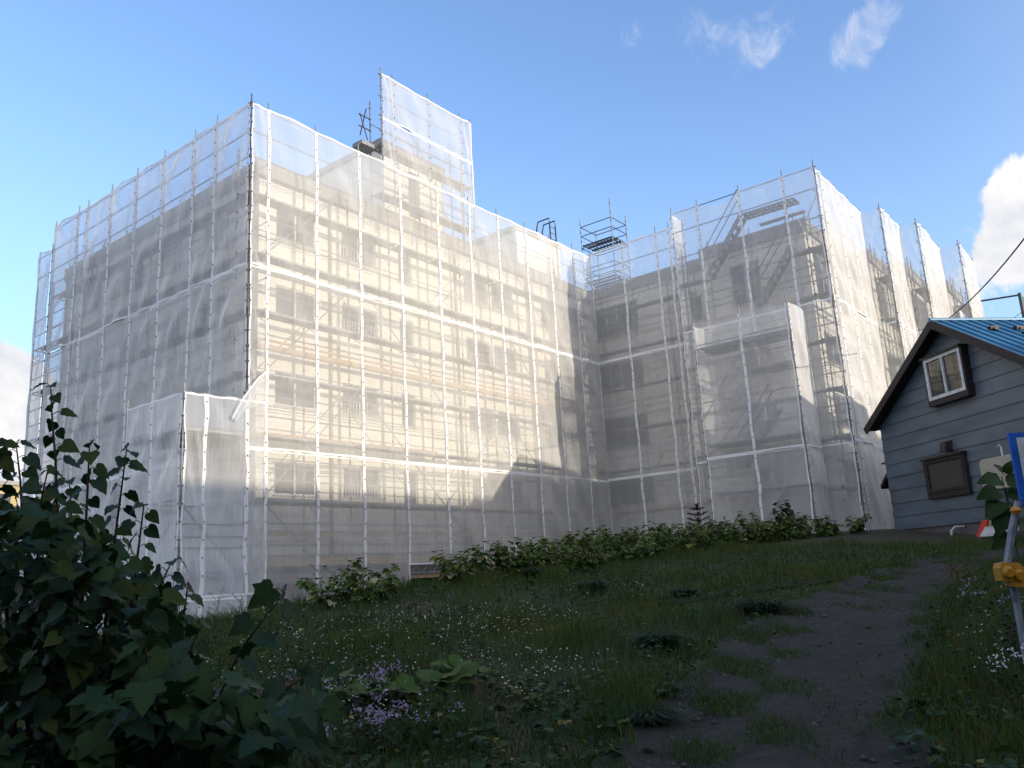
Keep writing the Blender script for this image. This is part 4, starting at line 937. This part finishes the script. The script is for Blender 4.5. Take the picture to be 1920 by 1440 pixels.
def build_stones():
    n = 3800; i = nr.integers(0, 119, n); u = np.where(nr.random(n) < .6, nr.normal(.2, .12, n), nr.random(n)); u = np.clip(u, .02, .98)
    x = rl[i, 0] * (1 - u) + rr[i, 0] * u + nr.normal(0, .1, n); y = rl[i, 1] * (1 - u) + rr[i, 1] * u + nr.normal(0, .1, n); z = ground(x, y) + .075 - .05 * (np.exp(-((u - .25) / .12) ** 2) + np.exp(-((u - .78) / .14) ** 2))
    o = np.array([(1, 0, 0), (0, 1, 0), (-1, 0, 0), (0, -1, 0), (.1, .1, .8), (0, 0, -.8)], float); f = np.array([(0, 1, 4), (1, 2, 4), (2, 3, 4), (3, 0, 4), (1, 0, 5), (2, 1, 5), (3, 2, 5), (0, 3, 5)])
    r = np.clip(nr.exponential(.011, n) + .005, .005, .05); V = np.stack([x, y, z], 1)[:, None, :] + o[None] * nr.uniform(.6, 1.3, (n, 6, 3)) * r[:, None, None]
    F = f[None] + (np.arange(n) * 6)[:, None, None]
    tag(link('stones', np_mesh('stones', V.reshape(-1, 3), F.reshape(-1, 3), [simple('grey_stone', (.075, .07, .066), .9, c2=(.035, .033, .03), scale=3)])), 'loose grey stones scattered on the dirt road', 'stones', kind='stuff')
build_stones()

def tuft(p, r, h, n, lab):
    t = thing('grass_tuft', lab, 'grass tuft', p, 'dense grass tufts on the bank'); a = nr.uniform(0, 6.283, n); q = np.sqrt(nr.random(n)) * r * .4; x, y = p.x + np.cos(a) * q, p.y + np.sin(a) * q
    z = ground(x, y) - .02; hh = nr.uniform(.6, 1, n) * h; ln = nr.uniform(.3, 1, n) * r; w = .011; wx, wy = -np.sin(a) * w / 2, np.cos(a) * w / 2; lx, ly = np.cos(a) * ln, np.sin(a) * ln
    P = np.empty((n, 5, 3)); P[:, 0] = np.stack([x - wx, y - wy, z], 1); P[:, 1] = np.stack([x + wx, y + wy, z], 1)
    P[:, 2] = np.stack([x - wx + lx * .3, y - wy + ly * .3, z + hh * .8], 1); P[:, 3] = np.stack([x + wx + lx * .3, y + wy + ly * .3, z + hh * .8], 1); P[:, 4] = np.stack([x + lx, y + ly, z + hh * .75], 1)
    F = np.array([(0, 1, 3), (0, 3, 2), (2, 3, 4)])[None] + (np.arange(n) * 5)[:, None, None]
    link('blades', np_mesh('blades', P.reshape(-1, 3), F.reshape(-1, 3), [LG[1]], None, ORG[t.name]), t)
for px, py, r, h, lab in ((1425, 1158, .62, .36, 'big blue-green grass tuft beside the pale side path'), (1282, 1124, .42, .26, 'blue-green grass tuft left of the pale side path'), (1235, 1220, .5, .3, 'wide dark grass tuft at the left edge of the dirt road'), (1110, 1116, .5, .36, 'dark rounded grass tuft in front of the knotweed bank'), (1215, 1370, .42, .25, 'drooping grass tuft at the near left edge of the road'), (1000, 1090, .45, .4, 'pale upright grass tuft below the knotweed bank')):
    tuft(hit(px, py), r, h, 420, lab)

def plant(name, lab, cat_, p, stems, hgt, spread, T, size, step, mats, mi_fn, group=None, flower=0, droop=.25, stemr=.008, pale=0):
    t = thing(name, lab, cat_, p, group); mb = MB(); lb = LB(); pos = []; tip = []; nrm = []; siz = []; mi = []; fp = []
    for s in range(stems):
        a = rnd.uniform(0, 6.283); sp = rnd.uniform(.2, 1) * spread; h = hgt * rnd.uniform(.7, 1.08); b = Vector((p.x + math.cos(a) * .06, p.y + math.sin(a) * .06, p.z - .03)); pts = []
        for k in range(6): f = k / 5; pts.append(b + Vector((math.cos(a) * sp * f ** 1.6, math.sin(a) * sp * f ** 1.6, h * (f - .12 * f * f))))
        mb.path(pts, [stemr * (1.1 - .7 * k / 5) for k in range(6)], 5); c = h * .22; side = rnd.choice((0, math.pi)); 
        while c < h:
            f = c / h; i = min(4, int(f * 5)); q = pts[i].lerp(pts[i + 1], f * 5 - i); th = a + math.pi / 2 + side + rnd.gauss(0, .6); side += math.pi
            o = Vector((math.cos(th), math.sin(th), rnd.uniform(-.1, .35))); sz = size * rnd.uniform(.65, 1.15) * (1.1 - .35 * f)
            pos.append(q + o * sz * .2); tip.append((o.x, o.y, o.z - droop)); nrm.append((rnd.gauss(0, .3), rnd.gauss(0, .3), 1)); siz.append(sz); mi.append(mi_fn()); c += step * rnd.uniform(.7, 1.2)
            if flower and f > .45 and rnd.random() < flower:
                for _ in range(7): fp.append(q + Vector((rnd.gauss(0, .05), rnd.gauss(0, .05), rnd.uniform(-.02, .12))))
        for _ in range(3): th = rnd.uniform(0, 6.28); pos.append(pts[-1]); tip.append((math.cos(th), math.sin(th), .5)); nrm.append((0, 0.1, 1)); siz.append(size * .5); mi.append(mi_fn())
    mb.build('stem', STEMG if name != 'aster_plant' else STEMB, t); lb.add(T, np.array(pos), np.array(tip), np.array(nrm), siz, mi); lb.build('foliage', mats, t)
    if fp:
        lf = LB(); fp = np.array(fp); lf.add(SMALL, fp, nr.normal(0, 1, (len(fp), 3)) + (0, 0, -.4), nr.normal(0, 1, (len(fp), 3)) + (0, 0, 1), nr.uniform(.03, .06, len(fp)), 0); lf.build('blossom', [LG[4]], t)
    return t
mk = lambda: rnd.choices((0, 1, 2, 3, 4), (5, 3, 4, .35, .25))[0]
my = lambda: rnd.choices((0, 2, 3, 4), (3, 4, 1.2, 1.6))[0]
KG = 'knotweed plants along the bank'
WHERE = ['by the dark opening', 'below the inner corner', 'below the low stair tower', 'towards the house']
bank = []
for (x, y, h) in [(10.6, 13.0, .62), (11.2, 13.2, .7), (11.7, 12.8, .55), (10.9, 12.3, .5), (12.2, 13.3, .3), (14.1, 13.0, .62), (14.8, 13.3, .58)]: bank.append((x, y, h, my if x > 12.5 else mk))
x = 15.6
while x < 28.6:
    yb = 13.3 - max(0, x - 21) * .42
    bank.append((x, yb, rnd.uniform(.5, .72), mk)); bank.append((x + .2, yb - .9 + rnd.uniform(-.2, .2), rnd.uniform(.42, .66), mk)); bank.append((x + .4, yb - 1.75 + rnd.uniform(-.25, .25), rnd.uniform(.3, .56), mk)); x += .62
for k, (x, y, h, fn) in enumerate(bank):
    p = Vector((x, y, float(ground(x, y))))
    r_ = ('back row', 'middle row', 'front row')[(k - 7) % 3]
    j = (k - 7) // 3
    lab = f'{ORD[k]} broad-leaved knotweed from the left on the bank crest' if k < 7 else f'{("","twenty-")[j >= 20]}{(ORD + ["thirteenth", "fourteenth", "fifteenth", "sixteenth", "seventeenth", "eighteenth", "nineteenth", "twentieth"])[j if j < 20 else j - 20]} knotweed from the left in the {r_} of the long bank'
    plant('knotweed_plant', lab, 'plant', p, rnd.randint(6, 9), h * 1.35, .5, OVAL, .22, .08, BG, fn, KG, flower=.22)
p = Vector((27.4, 10.4, float(ground(27.4, 10.4)))); plant('knotweed_plant', 'tallest dark knotweed rising alone left of the grey house', 'plant', p, 5, 1.3, .25, OVAL, .3, .08, LG, lambda: rnd.choice((0, 1)), KG)
for k, (px, py) in enumerate([(645, 1300), (735, 1322), (800, 1325), (835, 1300), (882, 1275)]):
    g = hit(px, py + 10); t = thing('butterbur_plant', f'{ORD[k]} round-leaved butterbur from the left in the meadow middle', 'plant', g, 'butterbur plants in the meadow'); lb = LB(); mb = MB(); pos = []; tip = []; nrm = []; siz = []
    for _ in range(rnd.randint(5, 8)):
        a = rnd.uniform(0, 6.28); r = rnd.uniform(.08, .3); q = Vector((g.x + math.cos(a) * r, g.y + math.sin(a) * r, g.z + rnd.uniform(.1, .27))); mb.path([g, g.lerp(q, .5) + Vector((0, 0, .06)), q], .008, 5)
        pos.append(q); tip.append((math.cos(a), math.sin(a), rnd.uniform(-.3, .1))); nrm.append((rnd.gauss(-.2, .25), rnd.gauss(-.3, .25), 1)); siz.append(rnd.uniform(.2, .31))
    mb.build('stem', STEMG, t); lb.add(ROUND, np.array(pos), np.array(tip), np.array(nrm), siz, 0); lb.build('foliage', [leaf_mat('butterbur_leaf', (.04, .085, .016), (.065, .115, .025), .35, 12)] if k == 0 else [bpy.data.materials['butterbur_leaf']], t)
AG = 'lilac aster clumps'
def aster(p, lab, h, n, group=AG, petals=LILAC):
    t = plant('aster_plant', lab, 'plant', p, n, h, .35, SMALL, .07, .05, LG, lambda: rnd.choice((0, 1)), group, stemr=.004)
    P = []
    for _ in range(n):
        c = Vector((p.x + rnd.gauss(0, .22), p.y + rnd.gauss(0, .22), p.z + h * rnd.uniform(.6, 1.0)))
        for _k in range(9): P.append(c + Vector((rnd.gauss(0, .045), rnd.gauss(0, .045), rnd.gauss(0, .03))))
    P = np.array(P); m = len(P); lf = LB(); 
    for k in range(3): th = k * 2.1; lf.add(SMALL, P, nr.normal(0, 1, (m, 3)), np.tile((-.3, -.4, 1.), (m, 1)), nr.uniform(.014, .024, m), 0)
    lf.build('blossom', [petals], t)
aster(hit(690, 1345), 'lilac aster clump beside the butterbur leaves', .42, 14); aster(hit(725, 1420), 'largest lilac aster clump below the butterbur leaves', .42, 16); aster(hit(600, 1438), 'lilac aster clump nearest the viewer beside the dark shrub', .35, 10)
g = SP(1893, 1060, 8.2); g.z = gz(g); aster(g, 'pale lilac aster clump around the pipe barrier', 1.0, 12)
g = SP(1912, 1180, 7.2); g.z = gz(g); aster(g, 'white-flowered aster below the yellow clamps', .5, 8, petals=WFLOW)
# tall leafy plant in front of the tank
g = SP(1915, 1100, 8.6); g.z = gz(g); t = thing('leafy_plant', 'tall plant with large drooping leaves in front of the beige tank', 'plant', g)
mb = MB(); tp = SP(1879, 893, 8.6); pts = [g.lerp(tp, k / 5) + Vector((.1 * math.sin(k * .7), 0, 0)) for k in range(6)]; mb.path(pts, [.014, .013, .012, .01, .008, .005], 6); mb.build('stem', STEMG, t); lb = LB()
dat = [(1870, 900, -1, .1), (1893, 905, 1, .1), (1862, 922, -1, -.1), (1898, 928, 1, -.2), (1868, 940, -.7, -.5), (1885, 950, .3, -.8), (1900, 950, 1, -.5), (1878, 960, -.5, -.9), (1908, 972, .8, -.6), (1880, 888, -.4, .5), (1884, 886, .4, .5), (1895, 1000, -.6, -.4)]
pos = np.array([np.array(SP((a * .5 + 1883 * .5), b, 8.6 + rnd.uniform(-.1, .1))) for a, b, u, w in dat]); tip = np.array([np.array(hd) * u + np.array((0, 0, w)) - np.array(bk) * .3 for a, b, u, w in dat]); lb.add(OVAL, pos, tip, np.tile((-.5, -.6, .8), (len(dat), 1)) + nr.normal(0, .2, (len(dat), 3)), [.14 if b < 895 else .24 for a, b, u, w in dat], 0); lb.build('foliage', LG, t)
# small spruce behind the bank
c = ray(1306, 948); c = c * (14.2 / c[1]); bz_ = float(ground(c[0], 14.2)); t = thing('spruce_tree', 'small dark spruce sapling standing behind the knotweed bank', 'tree', (c[0], 14.2, bz_))
mb = MB(); H_ = c[2] - bz_; mb.path([(c[0], 14.2, bz_), (c[0] - .03, 14.2, bz_ + H_)], [.035, .006], 6); mb.build('trunk', STEMB, t); lb = LB(); pos = []; tip = []; nrm = []; siz = []
zz = .12
while zz < H_ - .12:
    L_ = .12 + .62 * (1 - zz / H_) ** .9
    for k in range(6):
        a = k * 1.047 + zz * 5 + rnd.gauss(0, .15); s = 0
        while s < L_:
            q = Vector((c[0] + math.cos(a) * s, 14.2 + math.sin(a) * s, bz_ + zz + s * .38))
            for sg in (-1, 1, 0): th = a + sg * .9; pos.append(q); tip.append((math.cos(th), math.sin(th), .35)); nrm.append((0, 0, 1)); siz.append(.15)
            s += .06
    zz += .21
for k in range(10): th = k * 2.4; pos.append((c[0], 14.2, bz_ + H_ - .02 * k)); tip.append((math.cos(th) * .5, math.sin(th) * .5, 1)); nrm.append((math.cos(th + 1.5), math.sin(th + 1.5), .2)); siz.append(.12)
lb.add(SMALL, np.array(pos), np.array(tip), np.array(nrm), np.array(siz) * 1.0, 0); TVs = lb.V[0].reshape(len(pos), -1, 3); TVs[:] = TVs.mean(1, keepdims=True) * 0 + TVs; lb.build('crown', [LG[1]], t)
# dry weeds on the crest and dead dock stalks by the verge
def dry(p, h, lab, umbel=True):
    t = thing('dry_weed', lab, 'plant', p, 'dry weed stalks'); mb = MB(); top = p + Vector((rnd.uniform(-.1, .1), rnd.uniform(-.1, .1), h)); mb.path([p, p.lerp(top, .5) + Vector((.02, 0, 0)), top], [.006, .005, .003], 5); heads = []
    for k in range(9):
        b = p.lerp(top, rnd.uniform(.35, .95)); a = rnd.uniform(0, 6.28); e = b + Vector((math.cos(a) * .14, math.sin(a) * .14, rnd.uniform(.06, .2))) * (1 if umbel else .35); mb.path([b, e], .003, 4, caps=False); heads += [e + Vector((rnd.gauss(0, .03), rnd.gauss(0, .03), rnd.gauss(0, .02))) for _ in range(8)]
    mb.build('stem', STEMB, t); lf = LB(); hp = np.array(heads); lf.add(SMALL, hp, nr.normal(0, 1, (len(hp), 3)), nr.normal(0, 1, (len(hp), 3)) + (0, 0, 1), np.full(len(hp), .022 if umbel else .035), 0); lf.build('seed_head', [GR[2]], t)
for (px, py, h, lab) in ((318, 1200, 1.0, 'wispy dry weed in front of the low left tower, left of the others'), (335, 1198, .75, 'shorter wispy dry weed close to the low left tower'), (405, 1192, .6, 'wispy dry weed below the left tower skirt'), (440, 1180, .5, 'small wispy dry weed right of the left tower skirt'), (608, 1140, .75, 'wispy dry weed behind the left-hand knotweed')):
    dry(hit(px, py), h, lab)
for px, py, lab in ((1785, 1118, 'left of the three dark dead dock stalks by the verge'), (1796, 1122, 'middle of the three dark dead dock stalks by the verge'), (1822, 1112, 'right of the three dark dead dock stalks by the verge')): dry(hit(px, py), .5, lab, False)
mb = MB(); g = hit(342, 1185); mb.tube(g, g + Vector((0, 0, .28)), .03, 8); mb.tube(g + Vector((0, 0, .28)), g + Vector((0, 0, .36)), .034, 8, 1); tag(mb.build('marker_post', [YEL, DIRT]), 'small yellow marker post on the grass by the low left tower', 'post')

# ---- dark sapling and shrub at the left front
def stem_leaves(mb, lb_lists, pts, r0, size, start=.25, step=.1, T=HEART, mats=(0, 0, 1, 1, 2)):
    L = [Vector(p) for p in pts]; n = len(L); mb.path(L, [r0 * (1.05 - .8 * i / (n - 1)) for i in range(n)], 6)
    tot = sum((L[i + 1] - L[i]).length for i in range(n - 1)); s = tot * start; side = rnd.choice((-1, 1)); rt = Vector(M[:, 0]); fwv = Vector(M[:, 2])
    while s < tot:
        a = 0; i = 0
        while i < n - 2 and a + (L[i + 1] - L[i]).length < s: a += (L[i + 1] - L[i]).length; i += 1
        q = L[i].lerp(L[i + 1], (s - a) / (L[i + 1] - L[i]).length); th = rnd.gauss(0, .8); o = rt * (side * math.cos(th)) + fwv * math.sin(th) + Vector((0, 0, rnd.uniform(.1, .5))); side = -side
        e = q + o.normalized() * size * rnd.uniform(.3, .55); mb.path([q, q.lerp(e, .5) + Vector((0, 0, .012)), e], .0025, 4, caps=False)
        f = s / tot; lb_lists.append((e, Vector((o.x, o.y, rnd.uniform(-1.1, -.15))), Vector((rnd.gauss(-.35, .4), rnd.gauss(-.45, .4), .75)), size * rnd.uniform(.75, 1.2) * (1.1 - .3 * f), rnd.choice(mats))); s += step * rnd.uniform(.75, 1.3)
    tip = L[-1]; lb_lists.append((tip, Vector((rnd.gauss(0, .5), rnd.gauss(0, .5), -.1)), Vector((-.5, -.5, .5)), size * .7, 0))
def add_list(lb, T, Ls):
    lb.add(T, np.array([np.array(l[0]) for l in Ls]), np.array([np.array(l[1]) for l in Ls]), np.array([np.array(l[2]) for l in Ls]), [l[3] for l in Ls], [l[4] for l in Ls])
def fill(poly, n, d0, d1, size, lst, mats=(0, 0, 1, 1, 2)):
    xs = [p[0] for p in poly]; ys = [p[1] for p in poly]; k = 0
    while k < n:
        px, py = rnd.uniform(min(xs), max(xs)), rnd.uniform(min(ys), max(ys))
        if not bool(in_poly([px], [py], poly)[0]): continue
        d = rnd.uniform(d0, d1); p = Vector(at(px, py, d))
        if p.z < gz(p) + .02: continue
        a = rnd.uniform(0, 6.28); lst.append((p, Vector((math.cos(a), math.sin(a), rnd.uniform(-1.0, 0))), Vector((rnd.gauss(-.3, .45), rnd.gauss(-.4, .45), .9)), size * rnd.uniform(.7, 1.3), rnd.choice(mats))); k += 1
SD = 4.6
b0 = at(110, 1440, SD); b0 = Vector((b0[0], b0[1], float(ground(b0[0], b0[1]))))
t = thing('sapling', 'dark heart-leaved sapling filling the lower left corner', 'tree', b0); mb = MB(); Ls = []
def PX(*pp, d=SD): return [b0 + Vector((rnd.gauss(0, .12), rnd.gauss(0, .12), 0))] + [Vector(at(x, y, d)) for x, y in pp]
for pp, d, sz in (([(112, 1200), (108, 1000), (104, 860), (98, 790), (95, 722)], 4.6, .098), ([(150, 1240), (158, 1040), (165, 900), (168, 830)], 4.5, .1), ([(190, 1260), (205, 1090), (226, 930), (238, 838)], 4.7, .1), ([(230, 1300), (248, 1120), (262, 1010), (270, 945)], 4.6, .098), ([(60, 1250), (45, 1050), (38, 900), (30, 830)], 4.7, .1), ([(20, 1250), (5, 1050), (-10, 930), (-5, 830)], 4.6, .1), ([(80, 1250), (70, 1080), (72, 960), (90, 880)], 4.3, .098), ([(130, 1250), (128, 1080), (135, 980), (130, 900)], 4.9, .1), ([(220, 1320), (270, 1180), (300, 1100), (322, 1052)], 4.4, .11), ([(200, 1300), (240, 1180), (262, 1100), (285, 1060)], 4.8, .11), ([(250, 1360), (310, 1240), (345, 1150), (352, 1100)], 4.5, .1), ([(100, 1250), (92, 1120), (100, 1020), (112, 940)], 4.2, .095), ([(-20, 1250), (-30, 1100), (-45, 960), (-40, 880)], 4.5, .1)):
    P = PX(*pp, d=d); stem_leaves(mb, Ls, P, .013, sz, .3, .042)
fill([(-60, 960), (40, 930), (110, 960), (200, 985), (250, 1060), (330, 1110), (350, 1200), (300, 1440), (-60, 1440)], 1150, 3.8, 5.6, .1, Ls)
mb.build('trunk', STEMB, t); lb = LB(); add_list(lb, HEART, Ls); lb.build('crown', LG, t)
b0 = at(420, 1440, 3.9); b0 = Vector((b0[0], b0[1], float(ground(b0[0], b0[1]))))
t = thing('shrub', 'dark lobed-leaved shrub with one branch reaching over the meadow', 'shrub', b0); mb = MB(); Ls = []; L2 = []
for pp, d, sz in (([(400, 1330), (450, 1220), (495, 1160), (535, 1110)], 4.2, .15), ([(470, 1380), (520, 1300), (570, 1270), (615, 1255)], 4.0, .11), ([(420, 1380), (500, 1330), (560, 1340), (600, 1330)], 3.7, .11), ([(350, 1380), (340, 1280), (360, 1210), (380, 1170)], 4.3, .098), ([(300, 1400), (290, 1320), (280, 1250), (270, 1200)], 3.6, .12), ([(440, 1400), (520, 1390), (570, 1400), (640, 1400)], 3.8, .11)):
    stem_leaves(mb, L2, PX(*pp, d=d), .011, sz, .35, .075, mats=(0, 1, 1, 0))
fill([(160, 1330), (250, 1240), (330, 1210), (400, 1250), (470, 1310), (560, 1300), (620, 1310), (600, 1350), (530, 1390), (520, 1440), (160, 1440)], 330, 3.2, 4.6, .115, L2, (0, 1, 1, 0))
fill([(200, 1330), (380, 1310), (480, 1380), (540, 1440), (160, 1440)], 220, 3.3, 4.6, .1, Ls)
mb.build('stem', STEMB, t); lb = LB(); add_list(lb, LOBED, L2); add_list(lb, HEART, Ls); lb.build('foliage', LG, t)

# unseen trees added behind and beside the viewer to darken near ground and shrubs
for k, (dd, ss, hh, cr_) in enumerate(((-4.5, -6.5, 3.6, 2.5), (-5.0, -1.5, 4.0, 2.6), (-4.8, 3.6, 3.7, 2.5), (-3.8, 8.4, 3.5, 2.4), (1.0, -6.4, 3.4, 2.2))):
    x, y = dd * FW[0] + ss * FW[1], dd * FW[1] - ss * FW[0]; z = float(ground(x, y))
    t = thing('broadleaf_tree', ['bushy tree outside the picture, behind the viewer at far left', 'bushy tree outside the picture, directly behind the viewer', 'bushy tree outside the picture, behind the viewer by the road', 'bushy tree outside the picture, behind the viewer right of the road', 'bushy tree outside the picture, left of the dark sapling'][k], 'tree', (x, y, z), 'trees behind the viewer')
    mb = MB(); mb.path([(x, y, z - .1), (x + .1, y, z + hh * .5), (x, y + .1, z + hh + 1)], [.2, .15, .06], 8)
    for q in range(7): a = q * .9; mb.path([(x, y, z + hh * .45 + q * .25), (x + math.cos(a) * cr_ * .7, y + math.sin(a) * cr_ * .7, z + hh * .75 + q * .3)], [.06, .02], 5)
    mb.build('trunk', STEMB, t); n = 2600; v = unit(nr.normal(0, 1, (n, 3))) * (nr.random((n, 1)) ** .4) * np.array((cr_, cr_, cr_ * .95)); v *= (1 + .18 * np.sin(v[:, :1] * 3 + k) * np.sin(v[:, 1:2] * 3.3))
    pos = v + np.array((x, y, z + hh + .6)); lb = LB(); lb.add(HEART, pos, nr.normal(0, 1, (n, 3)) + (0, 0, -.5), nr.normal(0, .6, (n, 3)) + (0, 0, 1), nr.uniform(.18, .34, n), nr.integers(0, 3, n)); lb.build('crown', LG, t)
